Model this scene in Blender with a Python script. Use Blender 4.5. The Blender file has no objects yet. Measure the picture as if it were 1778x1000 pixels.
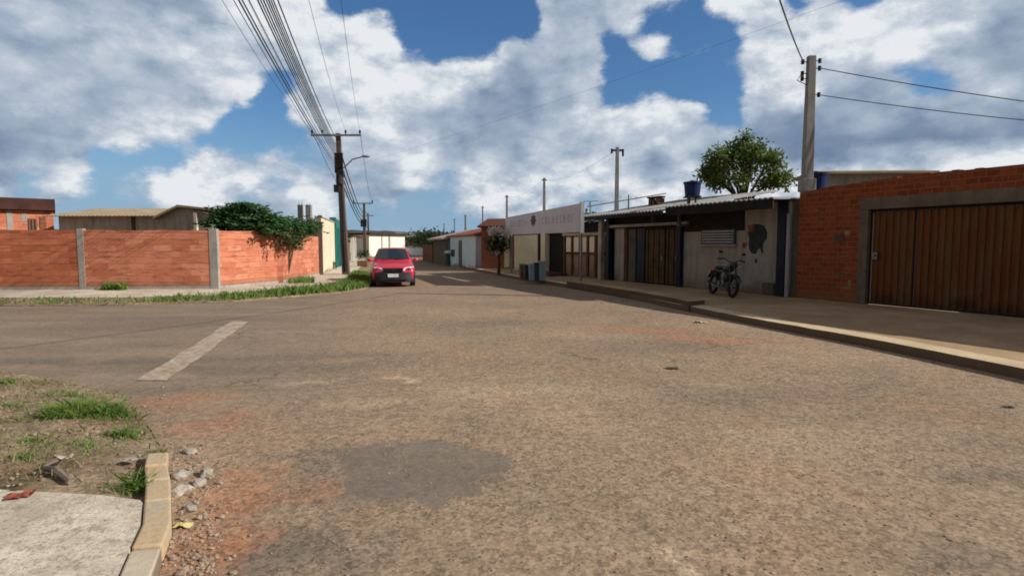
import bpy, bmesh, math, random
from mathutils import Vector, noise as mnoise
R = math.radians
rnd = random.Random(7)
scene = bpy.context.scene
COL = scene.collection
V = Vector

# ------------------------------------------------------------------ camera
FPX, CX, CY, PITCH, HC = 1000.0, 889.0, 500.0, math.atan(0.075), 1.6
cp, sp = math.cos(PITCH), math.sin(PITCH)
cam_d = bpy.data.cameras.new("camera")
cam = bpy.data.objects.new("camera", cam_d); COL.objects.link(cam)
cam.location = (0, 0, HC); cam.rotation_euler = (R(90) - PITCH, 0, 0)
cam_d.sensor_width = 36; cam_d.lens = 36 * FPX / 1778.0
cam_d.clip_start = 0.05; cam_d.clip_end = 5000
scene.camera = cam

def ray(px, py):
    dx = (px - CX) / FPX; dy = (CY - py) / FPX
    return V((dx, cp + sp * dy, -sp + cp * dy))
def G(px, py, z=0.0):
    d = ray(px, py); t = (z - HC) / d.z
    return V((d.x * t, d.y * t, z))
def P(px, py, Y):
    d = ray(px, py); t = Y / d.y
    return V((d.x * t, Y, HC + d.z * t))
def AE(px, py):
    d = ray(px, py).normalized()
    return math.atan2(d.x, d.y), math.asin(d.z)

# ------------------------------------------------------------------ mesh builder
class MB:
    def __init__(s): s.v = []; s.f = []; s.m = []; s.mi = 0
    def add(s, vs, fs):
        o = len(s.v); s.v += [tuple(x) for x in vs]
        s.f += [tuple(i + o for i in f) for f in fs]; s.m += [s.mi] * len(fs); return s
    def box(s, x0, x1, y0, y1, z0, z1):
        vs = [(x, y, z) for z in (z0, z1) for y in (y0, y1) for x in (x0, x1)]
        return s.add(vs, [(0, 2, 3, 1), (4, 5, 7, 6), (0, 1, 5, 4), (2, 6, 7, 3), (0, 4, 6, 2), (1, 3, 7, 5)])
    def tube(s, a, b, r0, r1=None, n=8, cap=True):
        r1 = r0 if r1 is None else r1
        a = V(a); b = V(b); d = (b - a).normalized()
        u = d.orthogonal().normalized(); w = d.cross(u)
        vs = []
        for c, r in ((a, r0), (b, r1)):
            for i in range(n):
                t = 2 * math.pi * i / n
                vs.append(c + u * (r * math.cos(t)) + w * (r * math.sin(t)))
        fs = [(i, (i + 1) % n, n + (i + 1) % n, n + i) for i in range(n)]
        if cap: fs += [tuple(range(n - 1, -1, -1)), tuple(range(n, 2 * n))]
        return s.add(vs, fs)
    def path(s, pts, rs, n=6):
        pts = [V(p) for p in pts]
        if not hasattr(rs, '__len__'): rs = [rs] * len(pts)
        vs = []; u = None
        for i, p in enumerate(pts):
            d = (pts[min(i + 1, len(pts) - 1)] - pts[max(i - 1, 0)]).normalized()
            u = d.orthogonal().normalized() if u is None else (u - d * u.dot(d)).normalized()
            w = d.cross(u)
            for k in range(n):
                t = 2 * math.pi * k / n
                vs.append(p + u * (rs[i] * math.cos(t)) + w * (rs[i] * math.sin(t)))
        fs = []
        for i in range(len(pts) - 1):
            for k in range(n):
                a = i * n + k; b = i * n + (k + 1) % n
                fs.append((a, b, b + n, a + n))
        fs += [tuple(range(n - 1, -1, -1)), tuple(range((len(pts) - 1) * n, len(pts) * n))]
        return s.add(vs, fs)
    def torus(s, c, axis, r, t, n=24, m=8, flat=1.0):
        c = V(c); ax = V(axis).normalized(); u = ax.orthogonal().normalized(); w = ax.cross(u)
        vs = []
        for i in range(n):
            a = 2 * math.pi * i / n; e = u * math.cos(a) + w * math.sin(a)
            for k in range(m):
                b = 2 * math.pi * k / m
                vs.append(c + e * (r + t * math.cos(b)) + ax * (t * flat * math.sin(b)))
        fs = [(i * m + k, i * m + (k + 1) % m, ((i + 1) % n) * m + (k + 1) % m, ((i + 1) % n) * m + k) for i in range(n) for k in range(m)]
        return s.add(vs, fs)
    def ext(s, poly, z0, z1):
        n = len(poly)
        vs = [(p[0], p[1], z0) for p in poly] + [(p[0], p[1], z1) for p in poly]
        fs = [(i, (i + 1) % n, n + (i + 1) % n, n + i) for i in range(n)] + [tuple(range(n - 1, -1, -1)), tuple(range(n, 2 * n))]
        return s.add(vs, fs)
    def extx(s, prof, x0, x1):   # profile in (y,z) swept along x
        n = len(prof)
        vs = [(x0, p[0], p[1]) for p in prof] + [(x1, p[0], p[1]) for p in prof]
        fs = [(i, (i + 1) % n, n + (i + 1) % n, n + i) for i in range(n)] + [tuple(range(n - 1, -1, -1)), tuple(range(n, 2 * n))]
        return s.add(vs, fs)
    def lathe(s, c, prof, n=16):
        vs = []
        for r, z in prof:
            for i in range(n):
                a = 2 * math.pi * i / n; vs.append((c[0] + r * math.cos(a), c[1] + r * math.sin(a), c[2] + z))
        fs = []
        for j in range(len(prof) - 1):
            for i in range(n):
                a = j * n + i; b = j * n + (i + 1) % n; fs.append((a, b, b + n, a + n))
        fs += [tuple(range(n - 1, -1, -1)), tuple(range((len(prof) - 1) * n, len(prof) * n))]
        return s.add(vs, fs)
    def blob(s, c, r, seed=0, amp=0.25, sub=2, fr=1.3):
        bm = bmesh.new(); bmesh.ops.create_icosphere(bm, subdivisions=sub, radius=1)
        if not hasattr(r, '__len__'): r = (r, r, r)
        vs = []
        for v in bm.verts:
            k = 1 + amp * mnoise.noise(v.co * fr + V((seed * 3.1, seed, 0)))
            vs.append((c[0] + v.co.x * r[0] * k, c[1] + v.co.y * r[1] * k, c[2] + v.co.z * r[2] * k))
        fs = [tuple(v.index for v in f.verts) for f in bm.faces]; bm.free()
        return s.add(vs, fs)
    def leaf(s, c, size, d=None, up=0.5, asp=0.5):
        d = V((rnd.gauss(0, 1), rnd.gauss(0, 1), rnd.gauss(0, 1))) if d is None else d
        d = d.normalized(); w = d.cross(V((rnd.gauss(0, .6), rnd.gauss(0, .6), 1)))
        if w.length < 1e-3: w = V((1, 0, 0))
        w.normalize(); nn = d.cross(w); c = V(c)
        L = size; W = size * asp
        s.add([c - d * L * .5, c + w * W * .5 + nn * L * .08, c + d * L * .5, c - w * W * .5 + nn * L * .08], [(0, 1, 2, 3)])
    def build(s, name, mat, parent=None, loc=None, rz=0, smooth=False, bevel=0):
        me = bpy.data.meshes.new(name)
        me.from_pydata(s.v, [], s.f); me.update()
        mats = mat if isinstance(mat, (list, tuple)) else [mat]
        for m in mats: me.materials.append(m)
        for p, mi in zip(me.polygons, s.m): p.material_index = mi
        bm = bmesh.new(); bm.from_mesh(me)
        if len(s.f) < 4000: bmesh.ops.recalc_face_normals(bm, faces=bm.faces)
        bm.to_mesh(me); bm.free()
        if smooth:
            for p in me.polygons: p.use_smooth = True
        o = bpy.data.objects.new(name, me); COL.objects.link(o)
        if parent is not None: o.parent = parent
        if loc is not None: o.location = loc
        o.rotation_euler = (0, 0, rz)
        if bevel:
            b = o.modifiers.new("bevel", 'BEVEL'); b.width = bevel; b.segments = 2; b.limit_method = 'ANGLE'
        return o

def tag(o, label=None, cat=None, group=None, kind=None):
    if label: o["label"] = label
    if cat: o["category"] = cat
    if group: o["group"] = group
    if kind: o["kind"] = kind
    return o
def thing(name, label, cat, loc=(0, 0, 0), rz=0, group=None):
    o = bpy.data.objects.new(name, None); COL.objects.link(o); o.empty_display_size = .2
    o.location = loc; o.rotation_euler = (0, 0, rz)
    return tag(o, label, cat, group)
def dup(root, loc, rz=None, label=None):
    r = root.copy(); COL.objects.link(r); r.location = loc
    if rz is not None: r.rotation_euler = (0, 0, rz)
    if label: r["label"] = label
    for ch in list(root.children):
        c = ch.copy(); COL.objects.link(c); c.parent = r
        for g in list(ch.children):
            d = g.copy(); COL.objects.link(d); d.parent = c
    return r
class Frame:     # p0 left end, p1 right end as seen from the street; local -y faces the viewer
    def __init__(s, p0, p1):
        s.p0 = V((p0[0], p0[1], 0)); d = V((p1[0] - p0[0], p1[1] - p0[1], 0)); s.L = d.length
        s.d = d.normalized(); s.n = V((-s.d.y, s.d.x, 0)); s.rz = math.atan2(s.d.y, s.d.x)
    def at(s, px, py, off=0.0):
        r = ray(px, py); o = s.p0 + s.n * off
        t = (o - V((0, 0, 0))).dot(s.n) / r.dot(s.n)
        q = V((r.x * t, r.y * t, HC + r.z * t))
        return (q - s.p0).dot(s.d), q.z
    def thing(s, name, label, cat, group=None): return thing(name, label, cat, s.p0, s.rz, group)

# ------------------------------------------------------------------ materials
class NT:
    def __init__(s, mat):
        s.t = mat.node_tree; s.t.nodes.clear() if False else None
    def n(s, typ, **kw):
        nd = s.t.nodes.new(typ)
        for k, v in kw.items(): setattr(nd, k, v)
        return nd
    def l(s, a, b): s.t.links.new(a, b)
    def val(s, sock, v):
        if hasattr(v, 'is_linked') or isinstance(v, bpy.types.NodeSocket): s.l(v, sock)
        else: sock.default_value = v
    def math(s, op, a, b=None, c=None, clamp=False):
        nd = s.n('ShaderNodeMath', operation=op); nd.use_clamp = clamp
        s.val(nd.inputs[0], a)
        if b is not None: s.val(nd.inputs[1], b)
        if c is not None: s.val(nd.inputs[2], c)
        return nd.outputs[0]
    def vmath(s, op, a, b=None, c=None):
        nd = s.n('ShaderNodeVectorMath', operation=op)
        s.val(nd.inputs[0], a)
        if b is not None: s.val(nd.inputs[1], b)
        if c is not None: s.val(nd.inputs[2], c)
        return nd.outputs['Value'] if op in ('LENGTH', 'DISTANCE', 'DOT_PRODUCT') else nd.outputs[0]
    def noise(s, vec, scale, detail=4, rough=.55, col=False, dist=0):
        nd = s.n('ShaderNodeTexNoise'); s.l(vec, nd.inputs['Vector'])
        nd.inputs['Scale'].default_value = scale; nd.inputs['Detail'].default_value = detail
        nd.inputs['Roughness'].default_value = rough; nd.inputs['Distortion'].default_value = dist
        return nd.outputs['Color'] if col else nd.outputs['Fac']
    def mr(s, x, a, b, c=0, d=1, smooth=False):
        nd = s.n('ShaderNodeMapRange'); nd.interpolation_type = 'SMOOTHSTEP' if smooth else 'LINEAR'
        s.val(nd.inputs[0], x)
        for i, q in enumerate((a, b, c, d)): nd.inputs[i + 1].default_value = q
        return nd.outputs[0]
    def mix(s, f, a, b, mode='MIX'):
        nd = s.n('ShaderNodeMix', data_type='RGBA', blend_type=mode)
        s.val(nd.inputs[0], f)
        for i, q in ((6, a), (7, b)):
            if isinstance(q, tuple): nd.inputs[i].default_value = (*q[:3], 1)
            else: s.l(q, nd.inputs[i])
        return nd.outputs[2]
    def scl(s, vec, sc):
        return s.vmath('MULTIPLY', vec, tuple(sc))
def newmat(name, rough=.85, spec=.25, metallic=0):
    m = bpy.data.materials.new(name); m.use_nodes = True
    t = NT(m); b = m.node_tree.nodes['Principled BSDF']
    b.inputs['Roughness'].default_value = rough; b.inputs['Metallic'].default_value = metallic
    b.inputs['Specular IOR Level'].default_value = spec
    return m, t, b
def coord(t): return t.n('ShaderNodeTexCoord').outputs['Object']
def bump(t, b, h, st=.3, dist=.01):
    nd = t.n('ShaderNodeBump'); nd.inputs['Strength'].default_value = st; nd.inputs['Distance'].default_value = dist
    t.l(h, nd.inputs['Height']); t.l(nd.outputs[0], b.inputs['Normal'])
def pmat(name, c1, c2, scale=3, rough=.85, spec=.2, bst=.2, metallic=0, streak=0, streakcol=(.05, .045, .035), base=0, mortar=None):
    """two tone noise paint with optional vertical rain streaks (streak) and splash dirt at the foot (base)"""
    m, t, b = newmat(name, rough, spec, metallic); c = coord(t)
    f = t.mr(t.noise(c, scale, 6, .6), .3, .7)
    col = t.mix(f, c1, c2)
    fine = t.noise(c, scale * 12, 3, .6)
    col = t.mix(1.0, col, t.mix(fine, (.78, .78, .78), (1.2, 1.2, 1.2)), 'MULTIPLY')
    if streak:
        st = t.noise(t.scl(c, (3.2, 3.2, .35)), 1.6, 5, .65)
        col = t.mix(t.math('MULTIPLY', t.mr(st, .48, .72), streak), col, streakcol)
    if base:
        z = t.n('ShaderNodeSeparateXYZ'); t.l(c, z.inputs[0])
        k = t.math('ADD', z.outputs[2], t.math('MULTIPLY', t.math('SUBTRACT', t.noise(c, 2.5, 4), .5), .7))
        col = t.mix(t.mr(k, .1, base, .75, 0, True), col, (.14, .085, .05))
    t.l(col, b.inputs['Base Color'])
    if bst: bump(t, b, t.noise(c, scale * 8, 6, .6), bst, .015)
    return m
def brickmat(name, ca, cb, cm, bw=.30, bh=.20, mort=.012, dark=(.1, .03, .015), streak=.4, bright=1):
    m, t, b = newmat(name, .9, .1); c = coord(t)
    w = t.n('ShaderNodeSeparateXYZ'); t.l(c, w.inputs[0])
    cc = t.n('ShaderNodeCombineXYZ'); t.l(t.math('ADD', w.outputs[0], w.outputs[1]), cc.inputs[0]); t.l(w.outputs[2], cc.inputs[1])
    wob = t.vmath('MULTIPLY_ADD', t.noise(c, 2.2, 3, .5, col=True), (.03, .03, 0), cc.outputs[0])
    br = t.n('ShaderNodeTexBrick'); t.l(wob, br.inputs['Vector'])
    br.inputs['Scale'].default_value = 1; br.inputs['Brick Width'].default_value = bw; br.inputs['Row Height'].default_value = bh
    br.inputs['Mortar Size'].default_value = mort; br.inputs['Mortar Smooth'].default_value = .4
    br.inputs['Color1'].default_value = (0, 0, 0, 1); br.inputs['Color2'].default_value = (1, 1, 1, 1); br.inputs['Mortar'].default_value = (.5, .5, .5, 1)
    g = t.n('ShaderNodeRGBToBW'); t.l(br.outputs['Color'], g.inputs[0])
    col = t.mix(t.mr(t.math('ADD', t.math('MULTIPLY', g.outputs[0], .5), t.math('MULTIPLY', t.noise(c, 2.2, 6, .7), .75)), .2, .95), ca, cb)
    # grooves along each hollow block
    gr = t.math('FRACT', t.math('MULTIPLY', w.outputs[2], 5 / bh)); gr = t.math('ABSOLUTE', t.math('SUBTRACT', gr, .5))
    col = t.mix(t.mr(gr, .3, .5, 0, .5), col, dark)
    col = t.mix(t.mr(t.noise(t.scl(c, (1.2, 1.2, 7)), 1.5, 5, .7), .5, .75, 0, streak), col, dark)
    blot = t.noise(c, 3.5, 5, .7)
    col = t.mix(t.mr(blot, .58, .75, 0, .45), col, (.42, .33, .25))
    col = t.mix(br.outputs['Fac'], col, cm)
    col = t.mix(t.mr(w.outputs[2], .15, .55, .55, 0, True), col, (.2, .13, .08))
    t.l(col, b.inputs['Base Color'])
    h = t.math('SUBTRACT', t.math('MULTIPLY', t.noise(c, 25, 4), .3), t.math('ADD', br.outputs['Fac'], t.math('MULTIPLY', t.mr(gr, .3, .5), .4)))
    bump(t, b, h, .6, .012)
    return m
def leafmat(name, c1, c2, tr=.35):
    m, t, b = newmat(name, .6, .3)
    gi = t.n('ShaderNodeNewGeometry').outputs['Random Per Island']
    c = coord(t)
    f = t.math('ADD', t.math('MULTIPLY', gi, .6), t.math('MULTIPLY', t.noise(c, 1.6, 3), .5))
    col = t.mix(t.mr(f, .25, .85), c1, c2)
    t.l(col, b.inputs['Base Color'])
    tb = t.n('ShaderNodeBsdfTranslucent'); t.l(col, tb.inputs[0])
    ms = t.n('ShaderNodeMixShader'); ms.inputs[0].default_value = tr
    t.l(b.outputs[0], ms.inputs[1]); t.l(tb.outputs[0], ms.inputs[2])
    t.l(ms.outputs[0], m.node_tree.nodes['Material Output'].inputs[0])
    return m
def pavemat():
    m, t, b = newmat('pale_cement_paving', .9, .15); c = coord(t)
    col = t.mix(t.mr(t.noise(c, 1.3, 6, .65), .35, .65), (.50, .42, .32), (.84, .73, .57))
    col = t.mix(t.mr(t.noise(t.scl(c, (1, 2.5, 1)), 2.4, 6, .75), .52, .68, 0, .55), col, (.33, .27, .20))
    col = t.mix(t.mr(t.noise(c, 15, 6, .8), .47, .60, 0, .7), col, (.30, .25, .19))
    col = t.mix(t.mr(t.noise(c, 60, 3, .7), .55, .65, 0, .6), col, (.20, .16, .12))
    t.l(col, b.inputs['Base Color']); bump(t, b, t.noise(c, 14, 6, .7), .5, .02); return m
M = {}
M['brick_left'] = brickmat('terracotta_block_orange', (.48, .13, .07), (.76, .31, .185), (.44, .16, .085), .58, .20, .007, streak=.9)  # base tone of the orange blocks
M['brick_front'] = brickmat('lit_front_terracotta_block', (.50, .14, .075), (.80, .33, .20), (.46, .17, .09), .58, .20, .007, streak=.95)  # same blocks lightened in colour to make up for the raking sun
M['brick_brown'] = brickmat('browned_terracotta_block', (.38, .105, .05), (.68, .235, .125), (.30, .12, .07), .58, .20, .007, streak=.9)  # darker, browner tone for the leftmost bay
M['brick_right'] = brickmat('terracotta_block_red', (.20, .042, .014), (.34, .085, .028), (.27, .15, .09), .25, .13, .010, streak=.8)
M['brick_dark'] = brickmat('old_brick', (.22, .06, .03), (.34, .11, .05), (.22, .17, .13), .25, .1, .012)
M['concrete'] = pmat('raw_concrete', (.30, .27, .24), (.40, .37, .33), 2.5, streak=.35)
M['concrete_dark'] = pmat('stained_concrete', (.11, .085, .06), (.19, .155, .115), 2.0, streak=.5)
M['pave_l'] = pavemat()
M['pave_r'] = pmat('worn_cement_paving', (.30, .195, .11), (.50, .34, .20), .8, bst=.4)
M['kerb'] = pmat('kerb_concrete', (.42, .34, .25), (.56, .47, .36), 2.5, bst=.4)
M['kerb_r'] = pmat('sandy_kerb', (.55, .42, .26), (.72, .56, .36), 1.5, bst=.4)
def darkside(m, c=(.07, .045, .028)):  # darkens upright faces, painting shade onto the right kerb and step sides
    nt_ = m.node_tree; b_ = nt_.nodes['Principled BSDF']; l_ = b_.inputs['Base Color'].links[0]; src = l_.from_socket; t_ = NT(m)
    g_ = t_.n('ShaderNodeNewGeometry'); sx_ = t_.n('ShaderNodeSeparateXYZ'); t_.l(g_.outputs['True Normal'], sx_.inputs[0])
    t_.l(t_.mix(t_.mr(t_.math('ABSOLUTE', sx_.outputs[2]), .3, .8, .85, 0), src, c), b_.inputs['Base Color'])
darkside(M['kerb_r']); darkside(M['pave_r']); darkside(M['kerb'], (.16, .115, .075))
M['kerb_y'] = pmat('yellowed_kerb', (.54, .36, .18), (.44, .37, .27), 3, bst=.5)
M['plaster_w'] = pmat('dirty_white_plaster', (.27, .24, .20), (.38, .34, .285), 1.2, streak=.45, streakcol=(.10, .085, .07), base=.7)
M['plaster_c'] = pmat('cream_plaster', (.62, .55, .38), (.72, .66, .50), 1.2, streak=.25, streakcol=(.4, .3, .2), base=.4)
M['plaster_far'] = pmat('far_pale_plaster', (.66, .62, .52), (.74, .70, .62), 1, streak=.2, base=.3)
M['plaster_bl'] = pmat('bluish_white_plaster', (.55, .62, .72), (.68, .74, .82), 1, streak=.25, base=.3)
M['beige_old'] = pmat('mouldy_beige_plaster', (.26, .23, .18), (.40, .36, .29), 1.0, streak=.75, streakcol=(.09, .085, .07))
M['beige_pale'] = pmat('mottled_beige_plaster', (.40, .36, .28), (.60, .55, .44), 1.0, streak=.7, streakcol=(.15, .13, .10))  # lighter beige for the low house
M['mauve'] = pmat('mauve_plaster', (.36, .27, .27), (.46, .37, .36), 1.2, streak=.4)
M['teal'] = pmat('teal_painted_metal', (.03, .30, .27), (.06, .42, .38), 1.5, rough=.5, streak=.2)
M['teal_d'] = pmat('dark_teal_paint', (.02, .13, .12), (.03, .18, .16), 1.5, rough=.6)
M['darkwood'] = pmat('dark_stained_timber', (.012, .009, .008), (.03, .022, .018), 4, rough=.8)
M['ochre_door'] = pmat('brown_varnished_door', (.05, .027, .008), (.11, .065, .02), 3, rough=.6, streak=.4)
M['panel_tan'] = pmat('tan_shutter_board', (.24, .16, .095), (.36, .26, .16), 1.4, streak=.5, streakcol=(.16, .08, .04), base=.9)
M['panel_post'] = pmat('brown_shutter_post', (.06, .03, .018), (.11, .055, .03), 3)
M['roof_fc'] = pmat('weathered_fibre_cement', (.26, .25, .245), (.38, .375, .37), 1.5, streak=.3)
M['roof_tan'] = pmat('sun_bleached_tiles', (.30, .22, .14), (.42, .32, .21), 1.5, streak=.3)
M['roof_red'] = pmat('red_clay_tiles', (.25, .07, .04), (.38, .13, .08), 2)
M['roof_dark'] = pmat('sooty_dark_roof', (.05, .022, .018), (.09, .04, .03), 2)
M['navy'] = pmat('navy_blue_paint', (.008, .011, .022), (.018, .024, .042), 3, rough=.5)
M['pipe'] = pmat('pale_pvc_pipe', (.26, .27, .30), (.34, .36, .38), 3, rough=.4)
M['moss'] = pmat('mossy_dark_cement', (.07, .06, .045), (.14, .12, .09), 2.5, streak=.6)
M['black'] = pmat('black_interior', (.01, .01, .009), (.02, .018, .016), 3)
M['tankblue'] = pmat('blue_polyethylene', (.008, .014, .06), (.015, .03, .11), 2, rough=.45)
M['steel'] = pmat('galvanised_steel', (.22, .22, .22), (.32, .32, .32), 6, rough=.45, metallic=.6)
M['pole'] = pmat('grey_concrete_pole', (.20, .19, .18), (.29, .28, .27), 3, streak=.3)
M['pole_b'] = pmat('brown_weathered_pole', (.095, .065, .05), (.16, .115, .09), 3, streak=.4)
M['wire'] = pmat('black_cable', (.03, .03, .035), (.05, .05, .055), 3, rough=.6)
M['rubber'] = pmat('tyre_rubber', (.012, .012, .012), (.03, .028, .026), 8, rough=.8)
M['chrome'] = pmat('dull_chrome', (.10, .10, .11), (.20, .20, .20), 5, rough=.25, metallic=.9, bst=0)
M['bikeblack'] = pmat('black_enamel', (.012, .012, .014), (.025, .025, .028), 6, rough=.3, spec=.5, bst=0)
M['trim'] = pmat('black_plastic_trim', (.015, .015, .016), (.03, .03, .032), 8, rough=.6, bst=0)
M['white_p'] = pmat('white_painted_sheet', (.62, .62, .62), (.72, .72, .72), 2, streak=.2)
M['bark'] = pmat('grey_brown_bark', (.10, .08, .06), (.2, .165, .13), 6, bst=.5)
M['leaf_fig'] = leafmat('broad_green_leaves', (.030, .085, .028), (.13, .25, .09))
M['leaf_tree'] = leafmat('yellow_green_leaves', (.045, .085, .016), (.20, .26, .05))
M['leaf_dark'] = leafmat('dark_far_leaves', (.018, .035, .012), (.07, .10, .03))
M['leaf_grey'] = leafmat('grey_green_leaves', (.008, .016, .010), (.03, .055, .03), .1)
M['leaf_wilt'] = leafmat('dry_hanging_leaves', (.09, .035, .015), (.17, .09, .03), .2)
M['grass'] = leafmat('fresh_grass', (.07, .14, .022), (.24, .34, .08), .3)
M['grass_dry'] = leafmat('straw_grass', (.16, .13, .06), (.34, .27, .14), .3)
M['stone'] = pmat('broken_concrete', (.28, .24, .19), (.50, .45, .38), 9, bst=.5)
M['pebble'] = pmat('brown_grey_pebbles', (.22, .14, .09), (.46, .37, .27), 9, bst=.4)
M['redbit'] = pmat('faded_red_rag', (.20, .05, .035), (.30, .09, .06), 20)
M['yellowbit'] = pmat('yellow_wrapper', (.45, .38, .12), (.6, .52, .25), 14, rough=.5)
M['mural'] = pmat('dark_mural_paint', (.018, .028, .026), (.05, .065, .055), 6)
M['wood_grey'] = pmat('weathered_stick', (.16, .11, .085), (.28, .21, .17), 10, bst=.5)
M['binblue'] = pmat('grey_blue_plastic', (.20, .27, .29), (.27, .35, .37), 5, rough=.5)
M['bindark'] = pmat('dark_green_plastic', (.02, .045, .042), (.035, .07, .065), 5, rough=.5)

def glassmat(name, tint):
    m, t, b = newmat(name, .06, .8); b.inputs['Base Color'].default_value = (*tint, 1)
    b.inputs['Coat Weight'].default_value = .3
    return m
M['glass'] = glassmat('dark_tinted_glass', (.02, .03, .035))
def paintmat(name, c):
    m, t, b = newmat(name, .35, .5); cc = coord(t)
    t.l(t.mix(t.noise(cc, 4, 4), tuple(x * .85 for x in c), c), b.inputs['Base Color'])
    b.inputs['Coat Weight'].default_value = .6; b.inputs['Coat Roughness'].default_value = .12
    return m
M['carred'] = paintmat('crimson_car_paint', (.62, .025, .06))
M['lamp'] = glassmat('clear_headlight', (.75, .75, .78))

# rusty gate
def gatemat():
    m, t, b = newmat('rusty_brown_gate_sheet', .7, .3); c = coord(t)
    w = t.n('ShaderNodeSeparateXYZ'); t.l(c, w.inputs[0])
    base = t.mix(t.noise(t.scl(c, (9, 9, .5)), 1.3, 3, .5), (.07, .018, .004), (.20, .068, .016))
    base = t.mix(t.mr(t.noise(t.scl(c, (2, 2, .6)), 1.5, 5, .6), .45, .7), base, (.13, .075, .025))
    base = t.mix(t.mr(t.math('ADD', w.outputs[2], t.noise(c, 3, 3)), .55, 1.1, .8, 0, True), base, (.03, .012, .008))
    t.l(base, b.inputs['Base Color']); bump(t, b, t.noise(c, 20, 4), .2, .01); return m
M['gate'] = gatemat()

# soil / dirt
def soilmat(name, a, bcol, g, gfac):
    m, t, b = newmat(name, .95, .1); c = coord(t)
    col = t.mix(t.mr(t.noise(c, 1.1, 6, .6), .35, .65), a, bcol)
    col = t.mix(t.mr(t.noise(c, 2.0, 6, .7), .5, .62, 0, gfac), col, g)
    v = t.n('ShaderNodeTexVoronoi'); t.l(c, v.inputs['Vector']); v.inputs['Scale'].default_value = 28
    g2 = t.n('ShaderNodeRGBToBW'); t.l(v.outputs['Color'], g2.inputs[0])
    col = t.mix(1.0, col, t.mix(g2.outputs[0], (.55, .55, .55), (1.5, 1.45, 1.4)), 'MULTIPLY')
    col = t.mix(t.mr(t.noise(c, 40, 3, .7), .62, .7, 0, .7), col, (.48, .42, .35))
    t.l(col, b.inputs['Base Color']); bump(t, b, t.noise(c, 22, 6, .7), .7, .03); return m
M['soil'] = soilmat('brown_soil', (.21, .14, .09), (.38, .29, .20), (.12, .12, .05), .6)
M['ground'] = soilmat('reddish_ground', (.24, .13, .08), (.30, .20, .13), (.09, .11, .04), .8)

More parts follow.
